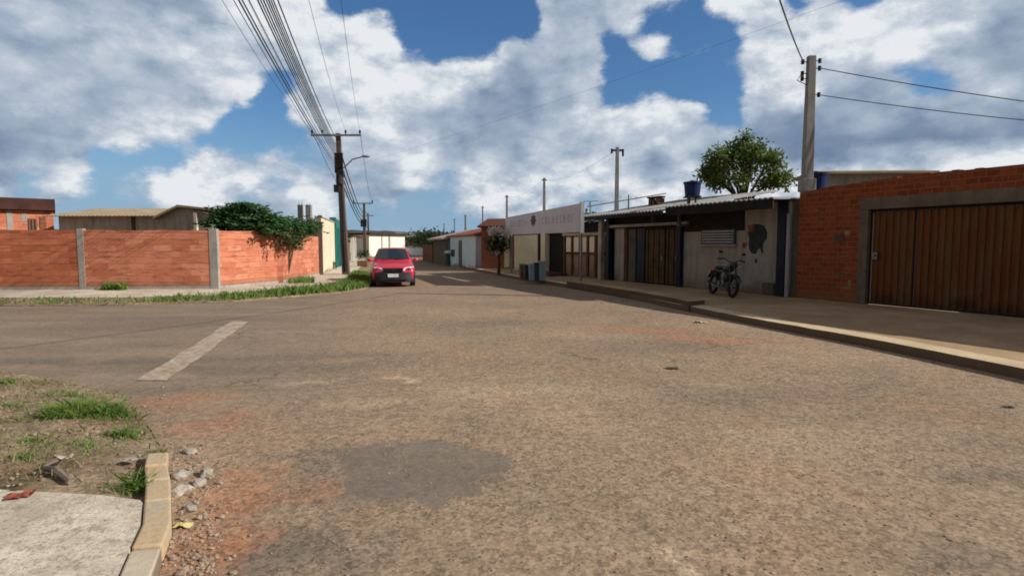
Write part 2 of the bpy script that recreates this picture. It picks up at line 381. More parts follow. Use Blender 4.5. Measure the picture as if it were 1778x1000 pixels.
# road
def blobfac(t, vec, pts):
    acc = None
    for (x, y, rx, ry, w, rot) in pts:
        mp = t.n('ShaderNodeMapping'); mp.vector_type = 'TEXTURE'
        mp.inputs['Location'].default_value = (x, y, 0); mp.inputs['Rotation'].default_value = (0, 0, rot); mp.inputs['Scale'].default_value = (rx, ry, 1)
        t.l(vec, mp.inputs[0])
        f = t.mr(t.vmath('LENGTH', mp.outputs[0]), .2, 1.15, w, 0, True)
        acc = f if acc is None else t.math('MAXIMUM', acc, f)
    return acc
def roadmat():
    m, t, b = newmat('worn_gravelly_asphalt', .9, .15); c = coord(t)
    flat = t.vmath('MULTIPLY', c, (1, 1, 0))
    warp = t.vmath('MULTIPLY_ADD', t.noise(flat, 1.1, 8, .72, col=True), (1.5, 1.5, 0), t.vmath('ADD', flat, (-.75, -.75, 0)))
    col = t.mix(t.mr(t.noise(flat, .28, 5, .6), .38, .64), (.275, .205, .142), (.375, .27, .185))
    col = t.mix(t.mr(t.noise(flat, .8, 4, .6), .5, .68, 0, .35), col, (.37, .22, .13))
    col = t.mix(t.mr(t.noise(t.vmath('ADD', flat, (7, 3, 0)), 1.0, 4, .6), .52, .7, 0, .4), col, (.22, .185, .125))
    # greyer, smoother surface towards the side street
    sx = t.n('ShaderNodeSeparateXYZ'); t.l(warp, sx.inputs[0])
    side = t.mr(t.math('SUBTRACT', sx.outputs[0], t.math('MULTIPLY', sx.outputs[1], -.30)), -1.5, 1.0, .85, 0, True)
    side = t.math('MULTIPLY', side, t.mr(sx.outputs[1], 4.5, 7.0, 0, 1, True))
    sidec = t.mix(t.mr(t.noise(t.scl(flat, (.35, 1.3, 1)), .9, 5, .6), .36, .66), (.20, .155, .112), (.30, .228, .165))
    col = t.mix(side, col, sidec)
    # far part a bit darker and greyer
    col = t.mix(t.mr(sx.outputs[1], 9, 22, 0, .35, True), col, (.23, .175, .13))
    # grey worn areas
    gpts = [(*G(690, 840).xy, .9, .35, .75, .1), (*G(500, 950).xy, .55, .35, .8, 0), (*G(560, 790).xy, .6, .4, .55, 0), (*G(1640, 960).xy, .5, .25, .5, 0), (*G(1740, 830).xy, .5, .3, .5, 0),
            (*G(1290, 690).xy, 1.2, .5, .4, 0), (*G(330, 560).xy, 3, 1.2, .4, 0), (*G(870, 560).xy, 1.6, .9, .5, 0), (*G(1120, 600).xy, 2.0, .8, .35, 0), (*G(470, 620).xy, 2.2, .4, .6, 0.1), (*G(400, 640).xy, 2.4, .35, .6, .1), (*G(140, 630).xy, 3.0, .35, .75, .05)]
    col = t.mix(blobfac(t, warp, gpts), col, (.17, .14, .11))
    # red earth stains
    rpts = [(*G(430, 860).xy, .42, .55, .8, .3), (*G(370, 740).xy, .5, .55, .55, 0), (*G(400, 940).xy, .35, .4, .8, 0), (*G(300, 700).xy, .7, .5, .5, 0),
            (*G(1130, 575).xy, 1.5, .45, .8, -.25), (*G(1230, 590).xy, 1.2, .4, .65, -.3), (*G(1330, 590).xy, 1.2, .35, .4, -.3), (*G(560, 850).xy, .3, .2, .5, 0)]
    col = t.mix(t.math('MULTIPLY', blobfac(t, warp, rpts), t.mr(t.noise(flat, 7, 6, .75), .36, .58, .45, 1)), col, (.42, .19, .10))
    ypts = [(*G(1165, 965).xy, .12, .1, .9, 0), (*G(1190, 985).xy, .1, .06, .9, 0), (*G(688, 657).xy, .22, .14, .9, 0), (*G(540, 665).xy, .5, .12, .5, .4), (*G(640, 700).xy, .6, .25, .4, 0),
            (*G(900, 680).xy, 1.6, .5, .3, 0), (*G(1420, 760).xy, 1.2, .6, .25, 0)]
    col = t.mix(blobfac(t, warp, ypts), col, (.52, .40, .27))
    # old bitumen patch with ragged edge
    fine_w = t.vmath('MULTIPLY_ADD', t.noise(flat, 3.5, 6, .65, col=True), (.8, .8, 0), t.vmath('ADD', flat, (-.4, -.4, 0)))
    pm = None
    for (px, py, rx, ry, rot) in ((730, 806, .66, .50, -.1), (665, 792, .38, .36, 0), (800, 802, .36, .36, .0), (725, 840, .48, .30, 0)):
        c0_ = G(px, py); mp = t.n('ShaderNodeMapping'); mp.vector_type = 'TEXTURE'
        mp.inputs['Location'].default_value = (c0_.x, c0_.y, 0); mp.inputs['Rotation'].default_value = (0, 0, rot); mp.inputs['Scale'].default_value = (rx, ry, 1)
        t.l(fine_w, mp.inputs[0]); f = t.mr(t.vmath('LENGTH', mp.outputs[0]), .86, 1.0, 1, 0, True); pm = f if pm is None else t.math('MAXIMUM', pm, f)
    col = t.mix(t.math('MULTIPLY', pm, .80), col, t.mix(t.noise(flat, 2.2, 5, .6), (.165, .135, .105), (.225, .185, .145)))
    side = t.math('MAXIMUM', side, pm)
    # aggregate
    v = t.n('ShaderNodeTexVoronoi'); t.l(flat, v.inputs['Vector']); v.inputs['Scale'].default_value = 55
    g = t.n('ShaderNodeRGBToBW'); t.l(v.outputs['Color'], g.inputs[0])
    v2 = t.n('ShaderNodeTexVoronoi'); t.l(flat, v2.inputs['Vector']); v2.inputs['Scale'].default_value = 24
    g2 = t.n('ShaderNodeRGBToBW'); t.l(v2.outputs['Color'], g2.inputs[0])
    agg = t.math('ADD', t.math('MULTIPLY', g.outputs[0], .6), t.math('MULTIPLY', g2.outputs[0], .4))
    agg = t.math('ADD', agg, t.math('MULTIPLY', t.math('SUBTRACT', t.noise(flat, 9, 5, .7), .5), .5))
    lo = t.mix(side, (.60, .58, .56), (.82, .82, .82)); hi = t.mix(side, (1.42, 1.39, 1.35), (1.2, 1.19, 1.18))
    col = t.mix(1.0, col, t.mix(t.mr(agg, .2, .8), lo, hi), 'MULTIPLY')
    col = t.mix(t.mr(t.noise(flat, 3.2, 6, .75), .56, .68, 0, .35), col, (.17, .125, .09))
    vc = t.n('ShaderNodeTexVoronoi'); vc.feature = 'DISTANCE_TO_EDGE'; vc.inputs['Scale'].default_value = .55
    t.l(t.vmath('MULTIPLY_ADD', t.noise(flat, 1.6, 6, .7, col=True), (.9, .9, 0), flat), vc.inputs['Vector'])
    crk = t.math('MULTIPLY', t.mr(vc.outputs['Distance'], .004, .016, .55, 0), t.mr(t.noise(flat, .35, 3), .5, .62, 0, 1, True))
    col = t.mix(crk, col, (.09, .07, .055))
    sand = t.math('MULTIPLY', t.mr(t.noise(t.vmath('ADD', flat, (11, 4, 0)), .7, 7, .7), .55, .7, 0, .55), t.mr(t.noise(flat, 6, 4, .7), .4, .6))
    col = t.mix(sand, col, (.46, .34, .22))
    t.l(col, b.inputs['Base Color'])
    bump(t, b, t.math('ADD', t.math('MULTIPLY', agg, .6), t.noise(flat, 5, 5)), .45, .012)
    return m
M['road'] = roadmat()
M['patch'] = pmat('dark_asphalt_patch', (.165, .138, .108), (.215, .18, .145), 4, bst=.5)
def linemat():
    m, t, b = newmat('worn_road_paint', .85, .2); c = coord(t)
    col = t.mix(t.mr(t.noise(c, 4, 6, .7), .4, .6), (.40, .29, .20), (.56, .47, .36))
    col = t.mix(t.mr(t.noise(c, 12, 6, .8), .47, .58, 0, .8), col, (.27, .21, .155))
    t.l(col, b.inputs['Base Color']); return m
M['line'] = linemat()

def structure(name, mb, mat, **k): return tag(mb.build(name, mat, **k), kind='structure')
def sheet(poly, z, jitter=0): 
    mb = MB(); n = len(poly); mb.add([(p[0], p[1], z) for p in poly], [tuple(range(n))]); return mb

# ------------------------------------------------------------------ ground, road, pavements
S = 2500
structure('ground', MB().add([(-S, -S, -.03), (S, -S, -.03), (S, S, -.03), (-S, S, -.03)], [(0, 1, 2, 3)]), M['ground'])
# left kerb line (road level), from the side street round the corner and up the street
KL = [(-60, 12.0), (-30, 14.1)] + [tuple(G(*q).xy) for q in ((0, 532), (200, 531), (400, 524), (520, 515), (600, 508))]
KL += [(-5.30, 20.8), (-5.50, 22.6), (-6.3, 26.0), (-7.2, 30), (-9.5, 40), (-14.2, 60), (-18.2, 76)]
# right kerb line
KR = [(7.6, -14), (6.75, 0), tuple(G(1778, 659).xy), tuple(G(1500, 601).xy), tuple(G(1290, 561).xy), tuple(G(1195, 541).xy), tuple(G(1052, 510).xy), tuple(G(905, 487).xy), (-2.0, 34.5), (-3.9, 41), (-8.7, 57), (-11.5, 66), (-4, 78), (10, 90)]
# near left corner
KN = [(-60, 2.5), (-20, 5.9)] + [tuple(G(*q).xy) for q in ((-150, 638), (0, 645), (110, 662), (215, 690), (262, 745), (292, 800))]
KN += [tuple(G(297, 850).xy), tuple(G(300, 930).xy), (-1.66, 2.55), (-1.45, 1.2), (-1.3, -1), (-1.0, -14)]
road = KR + [(6, 100), (-24, 88)] + KL[::-1] + KN
mb = MB(); mb.add([(p[0], p[1], 0) for p in road], [tuple(range(len(road)))])
ro = structure('road', mb, M['road'])
bm = bmesh.new(); bm.from_mesh(ro.data); bmesh.ops.triangulate(bm, faces=bm.faces); bm.to_mesh(ro.data); bm.free()
if ro.data.polygons[0].normal.z < 0: ro.data.flip_normals()

lp = []
corners = [(240, 660), (292, 661), (432, 559), (402, 558)]
for i, q in enumerate(corners):
    a = G(*q); b_ = G(*corners[(i + 1) % 4])
    nn = 16 if i in (1, 3) else 4
    for k in range(nn):
        c = a.lerp(b_, k / nn); lp.append((c.x + rnd.uniform(-.025, .025), c.y + rnd.uniform(-.03, .03)))
structure('road_marking', sheet(lp, .008), M['line'])

def offset(line, d):
    out = []
    for i, p in enumerate(line):
        a = V(line[max(i - 1, 0)]); b_ = V(line[min(i + 1, len(line) - 1)])
        t = (b_ - a).normalized(); n = V((-t.y, t.x)); out.append((p[0] + n.x * d, p[1] + n.y * d))
    return out
def densify(line, step=.5, j=0):
    out = []
    for a, b_ in zip(line[:-1], line[1:]):
        a = V(a); b_ = V(b_); n = max(1, int((b_ - a).length / step))
        for k in range(n):
            q = a.lerp(b_, k / n); out.append((q.x + rnd.uniform(-j, j), q.y + rnd.uniform(-j, j)))
    out.append(tuple(line[-1])); return out
def strip(mb, l0, l1, z0, z1, zb=-.05):   # raised band between two lines, with its side faces
    n = len(l0)
    vs = [(p[0], p[1], z0) for p in l0] + [(p[0], p[1], z1) for p in l1] + [(p[0], p[1], zb) for p in l0] + [(p[0], p[1], zb) for p in l1]
    fs = []
    for i in range(n - 1):
        fs += [(i, i + 1, n + i + 1, n + i), (2 * n + i, 2 * n + i + 1, i + 1, i), (n + i, n + i + 1, 3 * n + i + 1, 3 * n + i)]
    fs += [(0, n, 3 * n, 2 * n), (n - 1, 2 * n - 1, 4 * n - 1, 3 * n - 1)]
    mb.add(vs, fs)
# left kerb, verge, pavement
kl = densify(KL, .6, .012)
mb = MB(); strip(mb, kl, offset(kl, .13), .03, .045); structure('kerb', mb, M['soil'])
v0 = offset(kl, .133); v1 = offset(kl, .95)
mb = MB(); strip(mb, v0, v1, .045, .135); structure('verge', mb, M['soil'])
v2 = offset(kl, .953); v3 = offset(kl, 5.0)
mb = MB(); strip(mb, v2, v3, .142, .15); structure('pavement', mb, M['pave_l'])
# right pavement (low part), kerb, raised part
kr = densify(KR[:11], .35, .03)
mb = MB(); strip(mb, kr, offset(kr, -.34), .135, .150); structure('kerb', mb, M['kerb_r'])  # wide pale band paints the sunlit pavement edge into the kerb
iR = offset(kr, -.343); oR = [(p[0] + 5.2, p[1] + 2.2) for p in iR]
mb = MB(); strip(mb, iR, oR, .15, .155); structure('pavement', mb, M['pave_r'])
rA = [tuple(V(G(1200, 541).xy) + V((-.02, .0))), tuple(G(1125, 525).xy), tuple(G(1052, 511).xy), tuple(G(985, 500).xy)]
rA = densify(rA, .5, .02); rB = [(p[0] + .42, p[1] + .2) for p in rA]
rA2 = [(p[0] - .03, p[1] - .02) for p in rA]; 
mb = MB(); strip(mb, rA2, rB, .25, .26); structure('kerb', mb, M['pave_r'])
# near left corner: soil bank, cement pavement, kerb
kn = KN[7:]
mb = MB(); knd = densify(kn[0:], .25, .01)
ko = offset(knd, -.135); k0 = 0
lens = [1, 1, 1, 2, 3, 4, 4, 12, 12, 12, 12]; mi = 0
for L_ in lens:
    k1 = min(k0 + L_, len(knd) - 1)
    if k1 <= k0: break
    a_ = [tuple(p) for p in knd[k0:k1 + 1]]; b_2 = [tuple(p) for p in ko[k0:k1 + 1]]
    for l_ in (a_, b_2):
        e0 = V(l_[0]).lerp(V(l_[1]), .06); e1 = V(l_[-1]).lerp(V(l_[-2]), .06); l_[0] = tuple(e0); l_[-1] = tuple(e1)
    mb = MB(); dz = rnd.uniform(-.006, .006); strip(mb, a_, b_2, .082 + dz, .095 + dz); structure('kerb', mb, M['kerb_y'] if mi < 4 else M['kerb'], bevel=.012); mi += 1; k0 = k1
a = V(G(-300, 842).xy); edge = [tuple(G(x, y, .12).xy) for x, y in ((-700, 835), (-300, 838), (0, 840), (110, 846), (180, 850), (243, 858))]
inner = offset(knd, -.142)
inner = [p for p in inner if p[1] < edge[-1][1]]
poly = edge + inner + [(-12, -14)]
mb = MB(); mb.ext(poly, -.02, .086); pv = structure('pavement', mb, M['pave_l'])
soil = KN[:9] + [inner[0]] + [(p[0], p[1] - .02) for p in edge[::-1]] + [(-12, 0), (-60, -4)]
sb = MB(); xs = []
# soil bank with an uneven surface
from mathutils.geometry import tessellate_polygon
def inpoly(x, y, poly):
    c = False; n = len(poly)
    for i in range(n):
        x1, y1 = poly[i]; x2, y2 = poly[i - 1]
        if (y1 > y) != (y2 > y) and x < (x2 - x1) * (y - y1) / (y2 - y1) + x1: c = not c
    return c
def distpoly(x, y, line):
    best = 9; p = V((x, y))
    for a, b_ in zip(line[:-1], line[1:]):
        a = V(a); b_ = V(b_); d = b_ - a; t = max(0, min(1, (p - a).dot(d) / max(d.length_squared, 1e-9)))
        best = min(best, (p - (a + d * t)).length)
    return best
def bank(x, y):
    if not inpoly(x, y, soil): return -.02
    e = distpoly(x, y, KN[:9])
    return min(.075, .010 + e * .13) + .03 * mnoise.noise(V((x * 2.2, y * 2.2, 0))) * min(1, e * 3) + .012 * mnoise.noise(V((x * 9, y * 9, 3)))
st = .09; x0, x1, y0, y1 = -14, -2.2, 3.0, 10.5
nx = int((x1 - x0) / st); ny = int((y1 - y0) / st); vs = []; fs = []
for j in range(ny + 1):
    for i in range(nx + 1):
        x = x0 + i * st; y = y0 + j * st; vs.append((x, y, bank(x, y)))
for j in range(ny):
    for i in range(nx):
        q = (j * (nx + 1) + i, j * (nx + 1) + i + 1, (j + 1) * (nx + 1) + i + 1, (j + 1) * (nx + 1) + i)
        if max(vs[k][2] for k in q) > -.01: fs.append(q)
sb.add(vs, fs); structure('soil_bank', sb, M['soil'], smooth=True)
mb = MB(); mb.ext([(-60, -4), (-60, 2.2), (-20, 5.7), (-13.9, 6.4), (-13.9, -4)], -.05, .06); structure('soil_bank', mb, M['soil'])

# ------------------------------------------------------------------ grass (stuff)
def blades(name, pts, mat, h, w=.02, lean=.5, label=None):
    mb = MB()
    for (x, y, z, k) in pts:
        hh = h * k * rnd.uniform(.5, 1.25); a = rnd.uniform(0, 6.28); ww = w * rnd.uniform(.6, 1.3)
        dx, dy = math.cos(a) * ww, math.sin(a) * ww; lx, ly = rnd.gauss(0, lean) * hh, rnd.gauss(0, lean) * hh
        mb.add([(x - dx, y - dy, z), (x + dx, y + dy, z), (x + lx * .4 + dx * .6, y + ly * .4 + dy * .6, z + hh * .6), (x + lx, y + ly, z + hh), (x + lx * .4 - dx * .6, y + ly * .4 - dy * .6, z + hh * .6)], [(0, 1, 2, 3, 4)])
    o = mb.build(name, mat); tag(o, label, 'grass', kind='stuff'); return o
pts = []
vl = densify(KL[1:11], .25)
vin = offset(vl, .10); vout = offset(vl, .98)
for i, (a, b_) in enumerate(zip(vin, vout)):
    a = V(a); b_ = V(b_)
    px = CX + 1000 * a.x / a.y
    dens = 18 if px < 250 else (45 if px < 400 else 110)
    hk = .32 if px < 300 else (.45 if px < 480 else .65)
    if a.y > 30: dens = 12
    nn = mnoise.noise(V((a.x * .6, a.y * .6, 1)))
    for k in range(int(dens * (1 + nn))):
        f = rnd.random() ** (1.3 if px < 400 else 1.0)
        q = a.lerp(b_, f); pts.append((q.x + rnd.gauss(0, .08), q.y + rnd.gauss(0, .08), .04 + .08 * f, hk * rnd.uniform(.7, 1.2)))
for k in range(240):
    q = G(rnd.uniform(165, 205), 505, .15); pts.append((q.x, 18.6 - rnd.random() * .25, .15, .8))
for k in range(500):
    q = V(G(rnd.uniform(500, 545), rnd.uniform(484, 492), .15)); pts.append((q.x, q.y, .15, .5))
blades('verge_grass', pts, M['grass'], .30, .022, .45, 'green grass overgrowing the far kerb in front of the block wall')
pts = []; dry = []
clumps = [(150, 712, .42, 520, 1.2), (190, 708, .26, 300, 1.2), (105, 720, .3, 200, .8), (215, 745, .2, 110, .8), (285, 770, .10, 50, .5), (235, 835, .14, 110, .9), (60, 760, .5, 110, .4), (10, 660, .6, 170, .6), (120, 680, .5, 100, .5),
          (150, 770, .4, 80, .4), (15, 700, .4, 80, .4), (40, 790, .5, 120, .35), (250, 812, .12, 60, .6)]
for (px, py, r, n, k) in clumps:
    c = G(px, py, .1)
    for i in range(int(n * 1.5)):
        a = rnd.uniform(0, 6.28); q = abs(rnd.gauss(0, .5)) * r
        x = c.x + math.cos(a) * q * 1.3; y = c.y + math.sin(a) * q * .6
        z = bank(x, y)
        if z > 0: pts.append((x, y, z, k * (1.2 - .6 * min(1, q / r))))
blades('verge_grass', pts, M['grass'], .10, .005, .8, 'green grass clumps on the bare corner beside the near pavement')
for i in range(6500):
    x = rnd.uniform(-9, -2.4); y = rnd.uniform(3.6, 8); z = bank(x, y)
    if z > .01 and mnoise.noise(V((x, y, 5)) * 1.4) > -.15: dry.append((x, y, z, rnd.uniform(.5, 1)))
blades('dry_grass', dry, M['grass_dry'], .075, .005, .9, 'short straw coloured dry grass on the bare corner')

# pebbles (uncountable) near the broken kerb
mb = MB()
for i in range(900):
    if i < 520:
        c = G(rnd.gauss(335, 34), rnd.uniform(770, 1000), 0)
    else:
        c = G(rnd.uniform(-80, 300), rnd.uniform(655, 840), .1)
    z = max(0, bank(c.x, c.y)); r = rnd.uniform(.004, .011) * (rnd.random() ** 2 * 1.2 + .8)
    mb.blob((c.x, c.y, z + r * .3), (r * rnd.uniform(.8, 1.5), r, r * .6), i, .5, 1)
tag(mb.build('gravel', M['pebble']), 'loose pebbles and grit spread along the broken near kerb', 'gravel', kind='stuff')
mb = MB()
for i in range(700):
    c = G(rnd.uniform(450, 1700), 640 + 360 * rnd.random() ** 1.2, 0); r = rnd.uniform(.003, .009)
    mb.blob((c.x, c.y, r * .3), (r * 1.3, r, r * .6), i, .5, 1)
tag(mb.build('gravel', M['pebble']), 'fine loose grit scattered over the worn road surface', 'gravel', kind='stuff')
# broken kerb stones
stones = [(313, 829, .055, 'largest pale concrete chunk beside the end of the near kerb'), (312, 856, .05, 'pale concrete chunk touching the near kerb just below the largest one'),
          (358, 824, .045, 'flat pale concrete chunk farthest out on the road from the near kerb'), (328, 786, .035, 'small pale concrete chunk above the end of the near kerb'),
          (346, 842, .038, 'small tan concrete chunk between the flat chunk and the near kerb'), (330, 885, .034, 'small grey concrete chunk below the others in the gutter by the near kerb')]
for i, (px, py, r, lb) in enumerate(stones):
    c = G(px, py, 0); mb = MB(); mb.blob((0, 0, 0), (r * 1.35, r, r * .7), i * 5 + 2, .55, 2, 1.1)
    o = mb.build('concrete_chunk', M['stone'], loc=(c.x, c.y, r * .35), rz=i * 1.1); tag(o, lb, 'stone', 'broken concrete chunks by the near kerb')
# litter
def crumple(name, px, py, z, w, d, mat, label, cat, seed, h=.03, rz=0):
    mb = MB(); n = 7; vs = []
    for j in range(n):
        for i in range(n):
            x = (i / (n - 1) - .5) * w; y = (j / (n - 1) - .5) * d
            e = 1 - .35 * abs(mnoise.noise(V((x * 20, y * 20, seed))))
            vs.append((x * e, y * e, .006 + h * abs(mnoise.noise(V((x * 18 + seed, y * 18, seed))))))
    mb.add(vs, [(j * n + i, j * n + i + 1, (j + 1) * n + i + 1, (j + 1) * n + i) for j in range(n - 1) for i in range(n - 1)])
    c = G(px, py, z); o = mb.build(name, mat, loc=(c.x, c.y, z), rz=rz); return tag(o, label, cat)
crumple('rag', 36, 862, .087, .15, .09, M['redbit'], 'faded red rag lying on the pale near pavement', 'rag', 3, .05, .5)
crumple('wrapper', 318, 914, .0, .11, .07, M['yellowbit'], 'yellow crumpled wrapper in the gutter beside the near kerb', 'litter', 5, .04)
crumple('paper_scrap', 1215, 560, .0, .25, .2, M['stone'], 'pale paper scrap on the road by the end of the raised kerb', 'litter', 8, .07)
crumple('flat_rubber_scrap', 1168, 640, .0, .17, .13, M['moss'], 'dark flattened scrap on the open road right of centre', 'litter', 9, .03)
crumple('flat_rubber_scrap', 1752, 707, .0, .10, .08, M['moss'], 'small dark scrap on the road near the right edge', 'litter', 11, .03)
crumple('plastic_scrap', 226, 800, .07, .10, .08, M['stone'], 'tiny pale plastic scrap in the soil above the kerb end', 'litter', 12, .03)
crumple('plastic_scrap', 110, 797, .11, .12, .07, M['stone'], 'pale plastic scrap lying beside the grey sticks on the soil', 'litter', 14, .05)
c1 = G(75, 815, .10); c2 = G(122, 836, .10); c3 = G(95, 800, .11)
mb = MB(); mb.path([c1 + V((0, .02, 0)), c1.lerp(c2, .4) + V((0, .02, .02)), c2], [.02, .024, .016], 6); tag(mb.build('stick', M['wood_grey']), 'thick grey stick lying at the edge of the near pavement', 'stick')
mb = MB(); mb.path([c3 + V((.02, .05, 0)), c3.lerp(c1, .5) + V((0, .03, .01)), c1 + V((-.04, .05, 0))], [.011, .014, .01], 6); tag(mb.build('stick', M['wood_grey']), 'thin brown stick leaning toward the thick one in the soil', 'stick')

# ------------------------------------------------------------------ left block wall
A0 = V((-34, 17.2)); A1 = V((-9.78, 19.0)); A2 = V((-8.85, 21.9)); A3 = V((-9.25, 27.6))
wall = thing('block_wall', 'orange hollow block boundary wall with concrete posts round the left corner', 'wall', (0, 0, 0))
def seg(p0, p1, z0, z1, th, name, mat, parent, zt2=None, rag=0):
    f = Frame(p0, p1); L = f.L; n = max(2, int(L / .3)); mb = MB(); vs = []
    for i in range(n + 1):
        x = L * i / n; zt = z1 + ((zt2 - z1) * i / n if zt2 is not None else 0) + (rnd.choice((0, 0, 0, -1, 1)) * rag)
        vs += [(x, 0, z0), (x, 0, zt), (x, th, zt), (x, th, z0)]
    fs = []
    for i in range(n):
        a = i * 4; b_ = a + 4; fs += [(a, b_, b_ + 1, a + 1), (a + 1, b_ + 1, b_ + 2, a + 2), (a + 2, b_ + 2, b_ + 3, a + 3)]
    fs += [(0, 1, 2, 3), (n * 4, n * 4 + 3, n * 4 + 2, n * 4 + 1)]
    mb.add(vs, fs); o = mb.build(name, mat, parent, loc=(f.p0.x, f.p0.y, 0), rz=f.rz); return o, f
Am = A0.lerp(A1, .825)
seg(A0, Am, .14, 2.07, .15, 'wall_panel', M['brick_brown'], wall, rag=.008)
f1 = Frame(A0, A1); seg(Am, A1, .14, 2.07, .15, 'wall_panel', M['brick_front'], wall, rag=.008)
s2, f2 = seg(A1, A2, .14, 2.06, .15, 'wall_panel', M['brick_left'], wall, 2.10, rag=.01)
s3, f3 = seg(A2, A3, .14, 2.06, .15, 'wall_panel', M['brick_left'], wall, 1.98, rag=.01)
def post_on(f, px, w=.24, h=2.12, mat=None):
    x, _ = f.at(px, 450); mb = MB(); mb.box(x - w / 2, x + w / 2, -.012, .162, .1, h)
    mb.build('post', mat or M['concrete'], wall, loc=(f.p0.x, f.p0.y, 0), rz=f.rz, bevel=.008)
for px in (-330, -90, 141, 371): post_on(f1, px, .26 if px > 300 else .2)
mb = MB(); mb.box(-.11, .11, -.11, .11, .1, 2.1); mb.build('post', M['brick_left'], wall, loc=(A2.x + .01, A2.y + .02, 0), rz=.4)
for f, L in ((f1, f1.L), (f2, f2.L - .1), (f3, f3.L)):
    mb = MB(); mb.box(.0, L, -.03, -.002, .14, .24); mb.build('footing', M['concrete'], wall, loc=(f.p0.x, f.p0.y, 0), rz=f.rz)

# ------------------------------------------------------------------ houses behind the left wall
def tiles_strip(mb, x0, x1, ya, za, yb, zb, pitch=.22, amp=.03, th=.03):
    n = int((x1 - x0) / pitch * 4); vs = []
    for i in range(n + 1):
        x = x0 + (x1 - x0) * i / n; h = amp * math.sin(i * math.pi / 2)
        vs += [(x, ya, za + h), (x, yb, zb + h), (x, ya, za + h - th), (x, yb, zb + h - th)]
    fs = []
    for i in range(n):
        a = 4 * i; b_ = a + 4
        fs += [(a, b_, b_ + 1, a + 1), (a + 2, a + 3, b_ + 3, b_ + 2), (a, a + 2, b_ + 2, b_), (a + 1, b_ + 1, b_ + 3, a + 3)]
    fs += [(0, 1, 3, 2), (4 * n, 4 * n + 2, 4 * n + 3, 4 * n + 1)]
    mb.add(vs, fs)
def window(parent, x0, x1, z0, z1, y, frame_mat, glass=None, bars=1, depth=.05):
    mb = MB(); t = .05
    mb.box(x0, x1, y - depth, y, z0, z0 + t); mb.box(x0, x1, y - depth, y, z1 - t, z1)
    mb.box(x0, x0 + t, y - depth, y, z0 + t, z1 - t); mb.box(x1 - t, x1, y - depth, y, z0 + t, z1 - t)
    for k in range(bars):
        x = x0 + (x1 - x0) * (k + 1) / (bars + 1); mb.box(x - t / 2, x + t / 2, y - depth + .004, y, z0 + t, z1 - t)
    w = mb.build('window', frame_mat, parent)
    g = MB(); g.box(x0 + t * .5, x1 - t * .5, y - .02, y - .004, z0 + t * .5, z1 - t * .5); g.build('pane', glass or M['glass'], w)
    return w
_e = V(P(92, 400, 26).xy); F = Frame(_e - V((.78, .62)) * 9, _e)
h = F.thing('brick_house', 'red brick house with dark slab roof rising behind the left end of the wall', 'house')
xr, zr = F.at(92, 362); 
mb = MB(); mb.box(0, xr, 0, 3, 0, 3.1); mb.build('wall', M['brick_left'], h)
mb = MB(); mb.extx([(-.25, 3.12), (-.25, 3.62), (3.3, 3.66), (3.3, 3.12)], -.1, xr + .08)
rf = mb.build('roof', M['roof_dark'], h)
xc, _ = F.at(17, 380); mb = MB(); mb.box(xc - .1, xc + .1, -.02, .2, 0, 3.1); mb.build('post', M['concrete'], h)
xa, _ = F.at(57, 385); window(h, xa - .14, xa + .14, 2.2, 2.75, -.0, M['brick_dark'])
xa, _ = F.at(42, 380); mb = MB(); mb.box(xa - .1, xa + .1, -.01, .02, 2.6, 2.95); mb.build('vent_block', M['concrete'], h)
xa, _ = F.at(75, 385); mb = MB(); mb.box(xa - .12, xa + .1, -.03, .02, 1.2, 2.85); mb.build('post', M['brick_dark'], h)

F = Frame(P(97, 400, 24.6).xy, P(384, 400, 24.2).xy)
h = F.thing('beige_house', 'low beige house with mouldy walls and sun bleached tile roof behind the wall', 'house')
xs, zt = F.at(290, 374); x2, _ = F.at(384, 374)
mb = MB(); mb.box(.15, xs, 0, 5, 0, 2.86); mb.box(xs, x2 - .25, -.4, 5, 0, 2.80); mb.build('wall', M['beige_pale'], h)
mb = MB(); tiles_strip(mb, -.2, xs + .05, -.4, 2.80, 2.5, 3.28, .18, .012); tiles_strip(mb, -.2, xs + .05, 2.5, 3.28, 5.4, 2.80, .18, .012); mb.build('roof', M['roof_tan'], h)
mb = MB(); xm = xs + .95
mb.add([(xs - .12, -.75, 2.72), (xm, -.75, 3.22), (x2 + .25, -.75, 3.02), (x2 + .25, 5.2, 3.02), (xm, 5.2, 3.22), (xs - .12, 5.2, 2.72),
        (xs - .12, -.75, 2.64), (xm, -.75, 3.13), (x2 + .25, -.75, 2.94), (x2 + .25, 5.2, 2.94), (xm, 5.2, 3.13), (xs - .12, 5.2, 2.64)],
       [(0, 1, 4, 5), (1, 2, 3, 4), (6, 11, 10, 7), (7, 10, 9, 8), (0, 6, 7, 1), (1, 7, 8, 2), (2, 8, 9, 3), (5, 4, 10, 11), (4, 3, 9, 10), (0, 5, 11, 6)])
mb.build('roof', M['roof_tan'], h)
mb = MB(); mb.add([(xs + .05, -.42, 2.801), (xm, -.42, 3.1), (x2 - .27, -.42, 2.95), (x2 - .27, -.42, 2.801)], [(0, 1, 2, 3)]); mb.build('gable_wall', M['beige_pale'], h)
xa, _ = F.at(356, 372); mb = MB(); mb.box(xa - .06, xa + .06, -.72, -.60, 0, 2.9); mb.build('post', M['plaster_c'], h)
xa, _ = F.at(232, 385); mb = MB(); mb.box(xa - .07, xa + .07, -.06, -.002, 0, 2.8); mb.build('downpipe', M['moss'], h)

